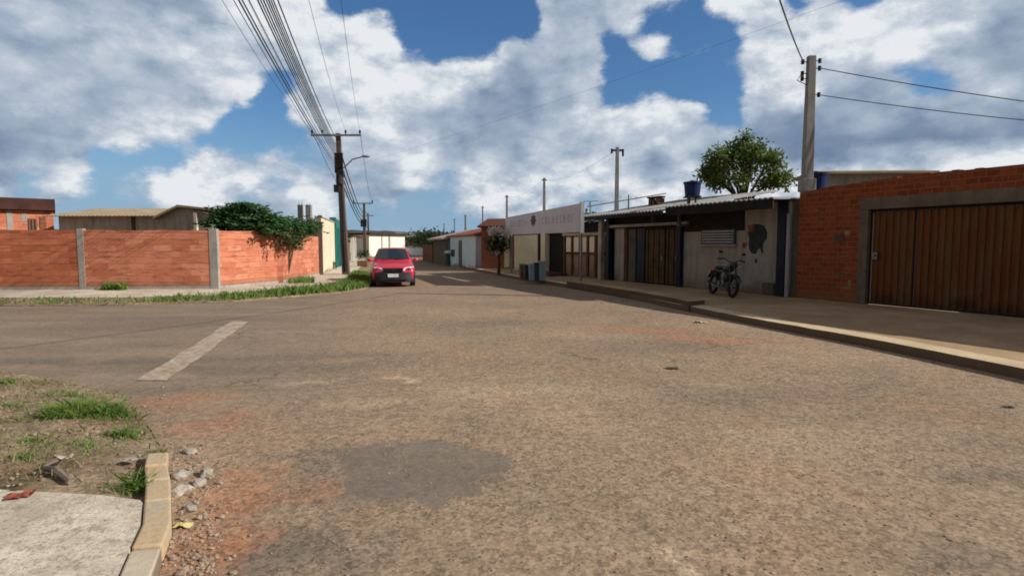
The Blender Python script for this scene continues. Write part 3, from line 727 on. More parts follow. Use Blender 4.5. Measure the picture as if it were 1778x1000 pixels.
# ------------------------------------------------------------------ foliage builders
def crown(mb, c, rad, n, size, clump=.35, asp=.5, per=9, droop=0):
    for i in range(n):
        d = V((rnd.gauss(0, 1), rnd.gauss(0, 1), rnd.gauss(0, 1))).normalized(); r = rnd.random() ** .45
        q = V((c[0] + d.x * rad[0] * r, c[1] + d.y * rad[1] * r, c[2] + d.z * rad[2] * r))
        for k in range(per):
            o = V((rnd.gauss(0, 1), rnd.gauss(0, 1), rnd.gauss(0, .8))) * clump * .5
            dd = (o.normalized() + V((0, 0, -droop)) + V((rnd.gauss(0, .3), rnd.gauss(0, .3), rnd.gauss(0, .3))))
            mb.leaf(q + o, size * rnd.uniform(.6, 1.3), dd, asp=asp)
def tree(name, label, cat, base, trunk_r, limbs, blobs, leafmat_, size, group=None, bark=None, per=9, asp=.5, droop=0, clump=.35):
    t = thing(name, label, cat, base, 0, group)
    mb = MB()
    for pts, r0, r1 in limbs:
        n = len(pts); mb.path(pts, [r0 + (r1 - r0) * i / (n - 1) for i in range(n)], 7)
    mb.build('trunk', bark or M['bark'], t, smooth=True)
    mb = MB()
    for (c, rad, n) in blobs: crown(mb, c, rad, n, size, clump, asp, per, droop)
    mb.build('crown', leafmat_, t)
    return t
# broad leaved bush 1 (behind the wall)
def rosettes(mb, centers, L, nl=11):
    for c in centers:
        for k in range(nl):
            a = 6.28 * k / nl + rnd.uniform(-.3, .3); e = rnd.uniform(-.5, .45)
            d = V((math.cos(a), math.sin(a), e)); mb.leaf(V(c) + d * L * .55, L * rnd.uniform(.7, 1.2), d, asp=.42)
bx = P(420, 400, 21.2)
t = thing('broad_leaf_tree', 'bushy broad leaved tree showing above the left block wall', 'tree', (bx.x, bx.y, 0))
mb = MB()
for k in range(7):
    a = k * .9; q = V((math.cos(a) * .9, math.sin(a) * .5, 2.3)); mb.path([(0, 0, 0), (q.x * .3, q.y * .3, 1.2), q], [.07, .05, .02], 6)
mb.build('trunk', M['bark'], t, smooth=True)
cs = []
for (px, py, rx, rz_, n) in ((385, 384, .42, .30, 60), (425, 372, .55, .42, 110), (462, 378, .42, .34, 80), (440, 392, .8, .3, 90), (366, 388, .22, .18, 22), (405, 392, .6, .25, 90), (430, 358, .25, .12, 30), (395, 368, .3, .2, 50), (480, 392, .4, .3, 70)):
    q = P(px, py, 21.2)
    for i in range(n):
        d = V((rnd.gauss(0, .5) * rx, rnd.gauss(0, .5) * .6, rnd.gauss(0, .5) * rz_)); cs.append((q.x - bx.x + d.x, d.y, q.z + d.z))
mb = MB(); rosettes(mb, cs, .22, 10); mb.build('crown', M['leaf_fig'], t)
# vine bush spilling over the wall
bx = P(508, 400, 22.6)
t = thing('overhanging_shrub', 'dense green shrub spilling over the top of the block wall near its corner', 'shrub', (bx.x - .5, bx.y + .4, 0))
mb = MB()
for k in range(6): mb.path([(0, 0, 0), (.1 * k - .2, 0, 1.2), (.16 * k - .2, -.2, 2.2)], [.05, .04, .02], 6)
mb.build('trunk', M['bark'], t, smooth=True)
cs = []
for (px, py, Y, rx, rz_, n) in ((505, 395, 22.4, .55, .36, 170), (490, 412, 22.0, .4, .3, 80), (530, 398, 22.9, .45, .3, 110), (505, 420, 22.0, .32, .24, 60), (545, 392, 24.5, .4, .3, 40), (475, 398, 22.2, .3, .25, 40)):
    q = P(px, py, Y)
    for i in range(n):
        d = V((rnd.gauss(0, .5) * rx, rnd.gauss(0, .5) * .35, rnd.gauss(0, .5) * rz_)); cs.append((q.x - bx.x + .5 + d.x, q.y - bx.y - .4 + d.y, q.z + d.z))
mb = MB(); rosettes(mb, cs, .17, 9); mb.build('crown', M['leaf_fig'], t)
mb = MB()
for (px, Y) in ((476, 21.0), (482, 21.15), (500, 21.7), (508, 22.0), (495, 21.6), (515, 22.4)):
    q = P(px, 405, Y)
    for i in range(60):
        mb.leaf((q.x + .1 - bx.x + .5 + rnd.gauss(0, .07), Y - bx.y - .4 + rnd.gauss(0, .05), q.z - rnd.random() * .75 + .1), .11, V((rnd.gauss(0, .3), rnd.gauss(0, .3), -1)), asp=.35)
mb.build('hanging_leaves', M['leaf_wilt'], t)
# weed tufts at the foot of cream wall
def weed(px, py, r, label, z=.15, mat='leaf_fig', n=40, size=.12, dy=0, h=None):
    c = G(px, py, z); mb = MB(); [mb.path([(0, 0, 0), (r * math.cos(k_) * .5, r * math.sin(k_) * .5, r), (r * math.cos(k_), r * math.sin(k_), r * 1.5)], .01, 5) for k_ in range(6)]; crown(mb, (0, 0, (h or r) * .8), (r * .6, r * .6, (h or r) * .7), n * 2, size, .15, .3, 6)
    o = mb.build('weed', M[mat], loc=(c.x, c.y + dy, z)); tag(o, label, 'weed')
weed(577, 467, .28, 'green weed at the foot of the cream wall by the leaning pole')

# ------------------------------------------------------------------ left side, farther up the street
def box_house(name, label, cat, p0, p1, h, mat, th=.2, depth=None):
    F = Frame(p0, p1); t = F.thing(name, label, cat); mb = MB(); mb.box(0, F.L, 0, depth or th, 0, h); mb.build('wall', mat, t); return t, F
c0 = V((-9.45, 28.6)); c1 = V((-11.05, 36.0))
t, F = box_house('plastered_wall', 'tall cream plastered wall next to the end of the block wall', 'wall', c0, c1, 2.95, M['plaster_c'], .25)
mb = MB(); mb.box(-.03, F.L + .02, -.04, .29, 2.952, 3.02); mb.build('coping', M['concrete'], t)
mb = MB(); mb.box(-.28, -.003, -.03, .3, 0, 2.75); mb.build('post', M['plaster_w'], t)
# dark little structure and concrete posts above the corner
q = P(541, 400, 27.5); t = thing('dark_shed', 'small dark brick shed behind the end of the block wall', 'shed', (q.x, q.y, 0))
mb = MB(); mb.box(-.25, .25, 0, .8, 0, 2.62); mb.build('wall', M['roof_dark'], t); mb = MB(); mb.box(-.3, .3, -.05, .85, 2.622, 2.7); mb.build('roof', M['darkwood'], t)
q = P(567, 400, 31)
for px, py, Y, w, lb in ((532, 356, 29.0, .11, 'leftmost bare concrete post standing above the block wall end'), (546, 356, 30.0, .13, 'bare concrete post behind the cream wall, right of its twin'), (568, 374, 33.0, .10, 'short bare concrete post above the cream wall')):
    q = P(px, py, Y); mb = MB(); mb.box(-w, w, -w, w, 0, q.z)
    for sx in (-.06, .06): mb.tube((sx, 0, q.z), (sx * 1.3, 0, q.z + .12), .012, n=5)
    o = mb.build('concrete_post', M['pole'], loc=(q.x - (.4 if px == 568 else .3), Y, 0)); tag(o, lb, 'post', 'bare concrete posts near the cream wall')
t, F = box_house('teal_gate', 'bright teal sheet metal gate beyond the cream wall', 'gate', (-11.1, 36.3), (-12.35, 42.0), 2.75, M['teal'], .06)
mb = MB()
for k in range(12): mb.box(F.L * k / 12, F.L * k / 12 + .06, -.04, -.001, .1, 2.7)
mb.build('rib', M['teal_d'], t); mb = MB(); mb.box(-.02, F.L, -.03, .1, 2.752, 3.25); mb.build('header', M['teal_d'], t)
mb = MB(); mb.box(-.25, -.02, -.08, .3, 0, 3.3); mb.build('post', M['teal_d'], t)
t, F = box_house('low_house', 'mauve grey plastered house just behind the leaning pole', 'house', (-12.5, 42.4), (-13.3, 46.4), 2.75, M['mauve'], depth=6)
mb = MB(); mb.extx([(-.3, 2.752), (-.3, 2.85), (6, 3.1), (6, 3.0)], -.1, F.L + .1); mb.build('roof', M['roof_fc'], t)
window(t, 1.2, 2.2, 1.2, 2.1, 0, M['white_p'])
t, F = box_house('low_house', 'long grey house with dark roof left of the far pale building', 'house', (-14.1, 48.5), (-16.6, 62), 2.0, M['concrete_dark'], depth=6)
mb = MB(); mb.extx([(-.8, 2.3), (-.8, 2.42), (3, 3.1), (6, 2.6), (6, 2.45)], -.2, F.L + .1); mb.build('roof', M['roof_dark'], t)
for k in (0.3, 2.6):
    mb = MB(); mb.box(k, k + .3, -.75, -.5, 0, 2.3); mb.build('post', M['plaster_far'], t)
window(t, 1.2, 2.3, .9, 1.8, 0, M['white_p']); window(t, 5.2, 6.3, .9, 1.8, 0, M['white_p'])
q = G(631, 462, .15); t = thing('planter', 'brown brick planter with dark shrub on the far left pavement', 'planter', (q.x, q.y, .13))
mb = MB(); mb.box(-.35, .35, -.3, .3, 0, .38); mb.build('box', M['brick_dark'], t, bevel=.02)
mb = MB(); crown(mb, (0, 0, .75), (.42, .35, .38), 60, .13, .2, .5, 7); mb.build('foliage', M['leaf_dark'], t)
# far pale building closing the street
F = Frame(P(641, 430, 78).xy, P(703, 430, 83).xy)
t = F.thing('pale_building', 'pale cream building with dark flat roof closing the end of the street', 'building')
mb = MB(); mb.box(0, F.L, 0, 8, 0, 2.95); mb.build('wall', pmat('bright_cream_plaster', (.78, .74, .62), (.86, .82, .72), 1, streak=.12), t)
mb = MB(); mb.box(-.15, F.L + .3, -.4, 8.2, 2.952, 3.2); mb.build('roof', M['roof_dark'], t)
x, _ = F.at(676, 420); mb = MB(); mb.box(x - .12, x + .12, -.08, -.001, 0, 2.95); mb.build('downpipe', M['beige_old'], t)
x, _ = F.at(663, 420); mb = MB(); mb.box(x - .08, x + .08, -.05, -.001, 0, 2.95); mb.build('pilaster', M['beige_old'], t)
F = Frame(P(704, 440, 82).xy, P(737, 440, 74).xy)
t = F.thing('boundary_wall', 'low whitewashed wall between the pale building and the far trees', 'wall')
mb = MB(); mb.box(0, F.L, 0, .2, 0, 1.15); mb.build('panel', M['plaster_bl'], t)
mb = MB(); mb.box(0, F.L, -.03, .23, 1.152, 1.22); mb.build('coping', M['concrete'], t)
F = Frame(P(700, 410, 110).xy, P(725, 410, 112).xy)
t = F.thing('distant_house', 'distant house with a lilac grey roof among dark trees', 'house'); mb = MB(); mb.box(0, F.L, 0, 5, 0, 2.9); mb.build('wall', M['plaster_w'], t)
mb = MB(); mb.extx([(-.4, 2.9), (2.5, 3.9), (5.4, 2.9)], -.3, F.L + .3); mb.build('roof', M['roof_fc'], t)

# ------------------------------------------------------------------ hills
hm, ht, hb = newmat('wooded_hillside', .95, .05); hc = coord(ht)
colr = ht.mix(ht.mr(ht.noise(hc, .03, 6, .7), .4, .62), (.035, .062, .052), (.075, .10, .07)); ht.l(colr, hb.inputs['Base Color'])
mb = MB(); vs = []; N = 300
for i in range(N + 1):
    a = -1.35 + 2.7 * i / N; r = 620
    hgt = 15.5 + 3.0 * mnoise.noise(V((a * 4, 0, 0))) + 2.2 * mnoise.noise(V((a * 25, 0, 0))) + 1.2 * mnoise.noise(V((a * 90, 2, 0)))
    vs += [(math.sin(a) * 330, math.cos(a) * 330, -1), (math.sin(a) * r, math.cos(a) * r, hgt * .7), (math.sin(a) * (r + 90), math.cos(a) * (r + 90), hgt + 3), (math.sin(a) * (r + 500), math.cos(a) * (r + 500), -1)]
fs = []
for i in range(N):
    for k in range(3): fs.append((4 * i + k, 4 * i + 4 + k, 4 * i + 5 + k, 4 * i + 1 + k))
mb.add(vs, fs); structure('hills', mb, hm, smooth=True)

# distant tree band things
def roundtree(px, py_top, Y, w, name, label, mat='leaf_dark', size=.35, n=70, hbase=.3, group=None):
    q = P(px, py_top, Y); H = q.z
    t = thing(name, label, 'tree', (q.x, Y, 0), 0, group)
    mb = MB(); mb.path([(0, 0, 0), (.1, 0, H * .35), (0, .1, H * .7)], [.16, .12, .05], 6)
    for k in range(4): mb.path([(.1, 0, H * .35), (math.cos(k * 1.6) * w * .3, math.sin(k * 1.6) * w * .3, H * .65)], [.07, .03], 5)
    mb.build('trunk', M['bark'], t)
    mb = MB(); zc = H * (hbase + (1 - hbase) / 2)
    for k in range(7):
        o = V((rnd.uniform(-.55, .55) * w, rnd.uniform(-.4, .4) * w, rnd.uniform(-.25, .3) * H * (1 - hbase)))
        crown(mb, (o.x, o.y, zc + o.z), (w * .36, w * .36, H * (1 - hbase) * .26), n // 5, size, size * 1.8, .55, 8)
    mb.build('crown', M[mat], t); return t
gT = 'dark trees at the far end of the street'
for px, py, Y, w, lb in ((714, 406, 112, 5, 'dark tree directly above the red car roof, left of the far treeline'), (730, 403, 106, 5, 'dark tree behind the low whitewashed wall'), (744, 402, 84, 3.4, 'taller olive tree at the left end of the right side treeline'),
                     (757, 401, 76, 3.0, 'olive tree second from the left in the right side treeline'), (768, 405, 60, 2.2, 'olive tree in the middle of the right side treeline'), (779, 412, 56, 1.6, 'small olive tree just left of the pinkish house')):
    roundtree(px, py, Y, w, 'far_tree', lb, size=.4, group=gT, n=90)

# ------------------------------------------------------------------ right side facade line
def Lpt(px):
    Y = 15.34 / ((px - 889) / 1000 + .482); return V((15.34 - .482 * Y, Y))
# far right row
F = Frame((-9.3, 60), (-6.9, 50.0)); t = F.thing('low_wall_house', 'low dark brown house under the olive trees on the right', 'house')
mb = MB(); mb.box(0, F.L, 0, .25, 0, 1.5); mb.build('wall', M['brick_dark'], t)
mb = MB(); mb.box(0, F.L, -.05, .3, 1.502, 1.6); mb.build('coping', M['concrete_dark'], t)
F = Frame((-6.75, 49.6), (-4.75, 43.2)); t = F.thing('pink_roof_house', 'low house with pinkish roof left of the bluish white house', 'house')
mb = MB(); mb.box(0, F.L, 0, 5, 0, 1.95); mb.build('wall', M['concrete_dark'], t)
mb = MB(); mb.extx([(-.5, 1.98), (-.5, 2.1), (2.8, 2.85), (5.2, 2.2), (5.2, 2.1)], -.3, F.L + .2); mb.build('roof', pmat('pinkish_tiles', (.42, .30, .27), (.52, .4, .36), 1.5), t)
mb = MB(); mb.box(F.L - 1.2, F.L - .4, -.04, -.002, 0, 1.85); mb.build('door', M['navy'], t)
F = Frame((-4.7, 43.0), (-2.3, 36.4)); t = F.thing('white_house', 'bluish white house with dark door and small window before the brick house', 'house')
mb = MB(); mb.box(0, F.L, 0, 6, 0, 2.15); mb.build('wall', M['plaster_bl'], t)
mb = MB(); mb.extx([(-.15, 2.155), (-.15, 2.25), (3.2, 3.0), (6.2, 2.3), (6.2, 2.2)], -.15, F.L + .1); mb.build('roof', M['roof_red'], t)
mb = MB(); mb.box(F.L * .42, F.L * .42 + .8, -.04, -.002, .1, 1.9); mb.build('door', M['concrete_dark'], t)
window(t, F.L * .12, F.L * .12 + .9, .75, 1.25, -.002, M['darkwood'])
mb = MB(); mb.box(F.L * .0, F.L * .06, -.03, -.002, 0, 2.1); mb.build('downpipe', M['navy'], t)
q = G(780, 459, .15); t = thing('waste_drum', 'dark drum with pale lid standing beside the pinkish roof house', 'drum', (q.x, q.y, .15))
mb = MB(); mb.lathe((0, 0, 0), [(.24, 0), (.26, .1), (.25, .8)], 14); mb.build('body', M['bindark'], t, smooth=False)
mb = MB(); mb.lathe((0, 0, 0), [(.29, .802), (.36, .84), (.34, .98), (.1, 1.02)], 14); mb.build('lid', M['white_p'], t)

# brown brick house (side facing us)
F = Frame((-1.85, 34.9), (-.15, 34.5))
t = F.thing('brown_brick_house', 'brown brick house end with dark tiled roof behind the round street tree', 'house')
mb = MB(); mb.box(0, .45, 0, 4, 0, 2.75); mb.build('post', M['brick_dark'], t)
mb = MB(); mb.box(.45, F.L, .05, 4, 0, 2.6); mb.build('wall', M['plaster_c'], t)
mb = MB(); mb.box(.452, F.L - .35, .0, .048, 0, 1.3); mb.build('wall_band', M['brick_dark'], t)
mb = MB(); mb.box(F.L, F.L + .42, -.02, 4, 0, 2.3); mb.build('post', M['brick_dark'], t)
mb = MB(); mb.extx([(-.35, 2.62), (-.35, 2.72), (2.0, 3.25), (4.3, 2.7), (4.3, 2.6)], -.15, F.L + .4)
mb.build('roof', pmat('dark_clay_tiles', (.09, .03, .02), (.15, .055, .035), 2), t)
# round tree with whitish blossoms
q = G(866, 474, .15)
t = thing('street_tree', 'small round street tree with pale top before the brown brick house', 'tree', (q.x, q.y - .3, .1))
mb = MB(); mb.path([(0, 0, 0), (.03, 0, .6), (0, 0, 1.2)], [.09, .07, .06], 7)
for k in range(5): mb.path([(0, 0, 1.0), (math.cos(k * 1.25) * .35, math.sin(k * 1.25) * .35, 1.6)], [.04, .02], 5)
mb.build('trunk', M['panel_post'], t)
mb = MB(); crown(mb, (0, 0, 1.6), (.62, .5, .6), 210, .13, .25, .5, 8); mb.build('crown', M['leaf_grey'], t)
mb = MB()
crown(mb, (-.05, -.1, 2.28), (.42, .3, .09), 26, .13, .18, .6, 6); crown(mb, (.35, -.2, 2.0), (.22, .2, .08), 8, .12, .14, .6, 6); crown(mb, (-.1, -.3, 1.1), (.25, .15, .06), 7, .11, .12, .6, 6)
crown(mb, (.12, -.45, 1.95), (.14, .1, .16), 6, .1, .1, .6, 6); crown(mb, (-.42, -.25, 2.1), (.18, .15, .07), 7, .11, .12, .6, 6)
mb.build('blossom', M['white_p'], t)

# ---- shop with billboard
pF = Lpt(893); pN = Lpt(980)
F = Frame(pF, pN); t = F.thing('shop', 'cream walled shop with open black doorway under the long billboard', 'shop')
xd0, _ = F.at(946, 440); xd1, _ = F.at(978, 440); xw, _ = F.at(934, 440)
mb = MB(); mb.box(0, xd0, 0, .25, .15, 2.5); mb.box(xd1, F.L, 0, .25, .15, 2.5); mb.box(xd0, xd1, 0, .25, 2.15, 2.5); mb.box(0, .2, .25, 5, .15, 2.5); mb.box(F.L - .2, F.L, .25, 5, .15, 2.5); mb.box(.2, F.L - .2, 4.8, 5, .15, 2.5)
mb.build('wall', M['plaster_c'], t)
mb = MB(); mb.box(xw, xw + .28, -.02, -.002, .15, 2.15); mb.build('pilaster', M['darkwood'], t)
mb = MB(); mb.box(.02, xw - .05, -.03, -.002, 2.1, 2.2); mb.build('sill', M['concrete_dark'], t)
mb = MB(); mb.extx([(-.5, 2.502), (-.5, 2.56), (5.1, 2.8), (5.1, 2.7)], -.05, F.L); mb.build('roof', M['roof_fc'], t)
mb = MB(); mb.box(xd0, xd1, .26, .30, .16, 2.14); mb.build('door', M['black'], t)  # black sheet painting in the dark interior behind the open doorway
mb = MB(); mb.box(xd0 + .1, xd1 + .3, -.9, -.02, .155, .30); mb.build('step', pmat('maroon_step', (.07, .03, .03), (.12, .06, .055), 3), t)
# billboard
sL = P(878, 393, 29.5); sR = P(1008, 378, 21.6)
F = Frame(sL.xy, sR.xy); t = F.thing('billboard', 'long whitish lilac shop sign board with faded lettering over the pavement', 'sign')
z0a = P(878, 408, 29.5).z; z1a = P(878, 378, 29.5).z; z0b = P(1008, 403, 21.6).z; z1b = P(1008, 353, 21.6).z
sm, stt, sbb = newmat('faded_sign_sheet', .5, .4); c = coord(stt)
colr = stt.mix(stt.noise(stt.scl(c, (1.2, 1, .3)), 2.5, 4, .6), (.50, .48, .52), (.66, .64, .68)); stt.l(colr, sbb.inputs['Base Color'])
mb = MB(); L = F.L
mb.add([(0, 0, z0a), (L, 0, z0b), (L, 0, z1b), (0, 0, z1a), (0, .08, z0a), (L, .08, z0b), (L, .08, z1b), (0, .08, z1a)], [(0, 1, 2, 3), (5, 4, 7, 6), (3, 2, 6, 7), (0, 4, 5, 1), (0, 3, 7, 4), (1, 5, 6, 2)])
mb.build('board', sm, t)
mb = MB(); mb.box(L, L + .06, -.03, .12, z0b - .03, z1b + .05); mb.build('frame', M['steel'], t)
# the lettering: rows of faded blurred characters, as illegible as in the photograph
ink = pmat('faded_blue_ink', (.33, .33, .44), (.42, .42, .52), 3); ink2 = pmat('dark_emblem_ink', (.10, .08, .14), (.16, .13, .2), 3)
x, z = F.at(926, 383)
mb = MB()
for k in range(16):
    a = k * .393; rr = .19 if k % 2 else .3; a2 = (k + 1) * .393; r2 = .3 if k % 2 else .19
    mb.add([(x, -.004, z), (x + rr * 1.25 * math.cos(a), -.004, z + rr * math.sin(a)), (x + r2 * 1.25 * math.cos(a2), -.004, z + r2 * math.sin(a2))], [(0, 1, 2)])
mb.build('emblem', ink2, t)
rr = random.Random(3)
def glyph(x, z, w, h):
    mb = MB(); tt = w * .24; two = rr.random() < .6; rows = [q for q in (0, .42, .84) if rr.random() < .6] or [0]
    pts = set(); y = -.004
    def q_(x0, x1, z0, z1): mb.add([(x0, y, z0), (x1, y, z0), (x1, y, z1), (x0, y, z1)], [(0, 1, 2, 3)])
    q_(x, x + tt, z, z + h)
    for q in rows: q_(x + tt, x + w - (tt if two else 0), z + q * h, z + q * h + h * .16)
    if two: q_(x + w - tt, x + w, z, z + h)
    mb.build('letter', ink, t)
for px in (887, 893, 899, 905, 911, 941, 947, 953, 959, 966, 972, 978, 986, 993):
    gx, gz = F.at(px, 390 - (px - 890) * .10); glyph(gx, gz - .12, .26 if px < 930 else .17, .30)
for px in (884, 1004):
    x, _ = F.at(px, 400); mb = MB(); mb.box(x - .04, x + .04, .085, .165, 0.15, 2.1 if px < 900 else 2.0)
    mb.build('post', M['steel'], t)
# bins in front of the shop
for i, (px, py, hpx, mat, lb) in enumerate(((907, 485, 27, 'panel_tan', 'narrow tan board bin at the left of the shop bins'), (916, 486, 27, 'bindark', 'dark green bin left of the grey blue one'), (925, 487, 29, 'binblue', 'wide grey blue bin in the middle of the shop bins'), (933, 487, 31, 'bindark', 'dark bin between the two grey blue bins'), (941, 487, 34, 'binblue', 'tallest grey blue bin nearest the black doorway'))):
    q = G(px, py, .15); hh = hpx / 1000 * q.y; w = .11 if i == 0 else .135
    b_ = thing('waste_bin', lb, 'bin', (q.x, q.y, .15), .2, 'bins before the shop')
    mb = MB(); mb.add([(-w, -w, 0), (w, -w, 0), (w, w, 0), (-w, w, 0), (-w * 1.15, -w * 1.15, hh * .88), (w * 1.15, -w * 1.15, hh * .88), (w * 1.15, w * 1.15, hh * .88), (-w * 1.15, w * 1.15, hh * .88)],
                      [(0, 3, 2, 1), (4, 5, 6, 7), (0, 1, 5, 4), (1, 2, 6, 5), (2, 3, 7, 6), (3, 0, 4, 7)]); mb.build('body', M[mat], b_, bevel=.015)
    mb = MB(); mb.box(-w * 1.22, w * 1.22, -w * 1.22, w * 1.22, hh * .882, hh); mb.build('lid', M['trim'] if i in (3,) else M[mat], b_, bevel=.02)

# ---- shutter fence
F = Frame(Lpt(980), Lpt(1055)); t = F.thing('shuttered_front', 'tan boarded shop front with brown posts between doorway and dark pillar', 'shop front')
mb = MB(); mb.box(0.02, F.L, 0.02, 3.5, .15, 2.0); mb.build('wall', M['panel_tan'], t)
for k, px in enumerate((981, 994, 1008, 1021, 1035)):
    x, _ = F.at(px, 440); mb = MB(); mb.box(x - .07, x + .07, -.05, .018, .25, 2.0); mb.build('post', M['panel_post'], t)
    x2, _ = F.at(px + 11, 440)
    mb = MB(); mb.box(x + .12, x2, -.012, .018, 1.28, 1.93); mb.build('upper_panel', M['plaster_c'] if k < 4 else M['panel_tan'], t)
mb = MB(); mb.box(0, F.L, -.03, .018, 1.18, 1.26); mb.build('rail', M['panel_post'], t)
mb = MB(); mb.box(-.05, F.L, -.1, .1, 2.002, 2.12); mb.build('beam', M['beige_old'], t)
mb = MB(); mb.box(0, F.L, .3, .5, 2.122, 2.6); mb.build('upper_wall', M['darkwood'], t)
x, _ = F.at(1050, 400); mb = MB(); mb.box(x - .1, x + .12, -.25, -.105, 0.15, 2.72); mb.build('pillar', M['beige_old'], t)
mb = MB(); tiles_strip(mb, -.2, F.L, -.6, 2.62, 4.0, 3.0, .18, .025); mb.build('roof', M['roof_fc'], t)

# ---- the dark front house with doors + white wall house
F = Frame(Lpt(1055), Lpt(1186)); FD = F
t = F.thing('brown_door_house', 'dark fronted house with brown double doors under a pale corrugated roof', 'house')
X = lambda px, py=440: F.at(px, py)[0]
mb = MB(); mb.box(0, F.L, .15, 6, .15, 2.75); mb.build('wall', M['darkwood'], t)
mb = MB(); mb.box(X(1064), X(1080), .09, .148, .15, 2.25); mb.build('wall_panel', M['plaster_w'], t)
mb = MB(); mb.box(X(1088), X(1100), .09, .148, .15, 2.2); mb.build('shutter', M['moss'], t)
mb = MB(); mb.box(X(1081), X(1086), .08, .148, .15, 2.2); mb.build('door_jamb', M['panel_post'], t)
d = MB(); d.box(X(1103), X(1116), .08, .148, .2, 2.2); d.build('door', M['navy'], t)
n = 7
for (a, b_) in ((1119, 1152), (1154, 1178)):
    mb = MB(); xa, xb = X(a), X(b_); k = n if b_ < 1160 else 5
    for i in range(k):
        x0 = xa + (xb - xa) * i / k; x1 = xa + (xb - xa) * (i + 1) / k; mb.box(x0, x1 - .03, .06 + .02 * (i % 2), .147, .2, 2.15)
    dd = mb.build('door', M['ochre_door'], t); mb = MB(); mb.box(xb - .18, xb - .12, .03, .058, 1.05, 1.2); mb.build('handle', M['steel'], dd)
mb = MB(); mb.box(X(1058), X(1197), -.12, -.02, 2.28, 2.38); mb.build('beam', M['beige_old'], t)
for px in (1059, 1183):
    mb = MB(); mb.box(X(px) - .1, X(px) + .1, -.15, .06, .15, 2.76); mb.build('pillar', M['navy'], t)
mb = MB(); mb.box(X(1135) - .04, X(1135) + .04, -.09, -.03, 2.382, 2.76); mb.build('hanger', M['moss'], t)
mb = MB(); tiles_strip(mb, X(1036), F.L - .02, -.95, 2.76, 4.5, 3.62, .18, .025); mb.build('roof', M['roof_fc'], t)
mb = MB(); mb.box(X(1040), F.L - .02, -.93, -.89, 2.60, 2.735); mb.build('fascia', M['darkwood'], t)

F = Frame(Lpt(1186.5), Lpt(1372)); FW = F
X = lambda px, py=440: F.at(px, py)[0]
t = F.thing('white_wall_house', 'dirty white walled house behind the parked motorbike, with navy corner pillar', 'house')
mb = MB(); mb.box(0, X(1372), 0, 6, .15, 2.25); mb.build('wall', M['plaster_w'], t)
mb = MB(); mb.box(0, X(1292), -.03, -.002, 2.03, 2.8); mb.box(0, X(1292), -.002, 6, 2.252, 2.8); mb.build('upper_wall', M['darkwood'], t)  # dark upper wall colour stands in for the shade under the eave
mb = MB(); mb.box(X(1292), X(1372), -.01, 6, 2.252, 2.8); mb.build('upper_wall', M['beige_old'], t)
xa, za = F.at(1219, 424); xb, zb = F.at(1279, 400)
w = MB(); w.box(xa, xb, -.05, -.002, za, zb + .05); w = w.build('window', M['bindark'], t)
mb = MB()
for k in range(5): mb.box(xa + .05, xb - .05, -.07, -.052, za + .04 + k * (zb - za) / 5, za + .04 + (k + .55) * (zb - za) / 5)
mb.build('louvre', M['steel'], w); mb = MB(); mb.box(xa - .05, xb + .05, -.1, -.003, za - .06, za - .004); mb.build('sill', M['plaster_w'], w)
xa, za = F.at(1324, 512); xb, zb = F.at(1346, 492); mb = MB(); mb.box(xa, xb, -.04, -.002, za, zb); mt = mb.build('meter_box', M['moss'], t)
mb = MB(); mb.box(xa + .06, xb - .06, -.05, -.041, za + .06, zb - .06); mb.build('cover', M['concrete_dark'], mt)
mb = MB(); mb.box(X(1353), X(1367), -.12, -.002, .15, 2.82); mb.build('pillar', M['navy'], t)
mb = MB(); x = X(1371); mb.path([(x, -.08, .16), (x, -.08, 2.45)], .05, 8); mb.build('downpipe', M['pipe'], t)
mb = MB(); tiles_strip(mb, .0, X(1378), -.85, 2.86, 4.5, 3.02, .18, .018); mb.build('roof', M['roof_fc'], t)
mb = MB(); mb.box(0, X(1376), -.83, -.79, 2.56, 2.822); mb.build('fascia', M['darkwood'], t)
mb = MB(); mb.box(X(1197) - .05, X(1197) + .03, -.5, -.42, 2.2, 2.8); mb.box(X(1197) - .05, X(1197) + .03, -.42, 0, 2.2, 2.28); mb.build('bracket', M['moss'], t)

# painted dark figure on the wall
def wallpoly(pts, y, name, mat, parent, sc=5, ox=1160, oy=340):
    mb = MB(); q = []
    for a, b_ in pts:
        x, z = F.at(ox + a / sc, oy + b_ / sc); q.append((x, y, z))
    mb.add(q, [tuple(range(len(q)))]); return mb.build(name, mat, parent)
mural = wallpoly([(700, 262), (735, 246), (790, 244), (838, 262), (862, 320), (858, 372), (832, 404), (824, 440), (828, 500), (812, 496), (800, 455), (778, 470), (764, 505), (724, 500), (706, 470), (698, 420), (704, 372), (694, 330)], -.004, 'mural', M['mural'], t)
wallpoly([(694, 256), (748, 250), (738, 300), (712, 322), (696, 306)], -.007, 'painted_red_patch', M['redbit'], mural)
wallpoly([(646, 408), (684, 404), (682, 440), (660, 462), (642, 446)], -.007, 'painted_red_spot', M['redbit'], mural)
wallpoly([(752, 545), (776, 552), (772, 588), (754, 578)], -.007, 'painted_dark_spot', M['mural'], mural)

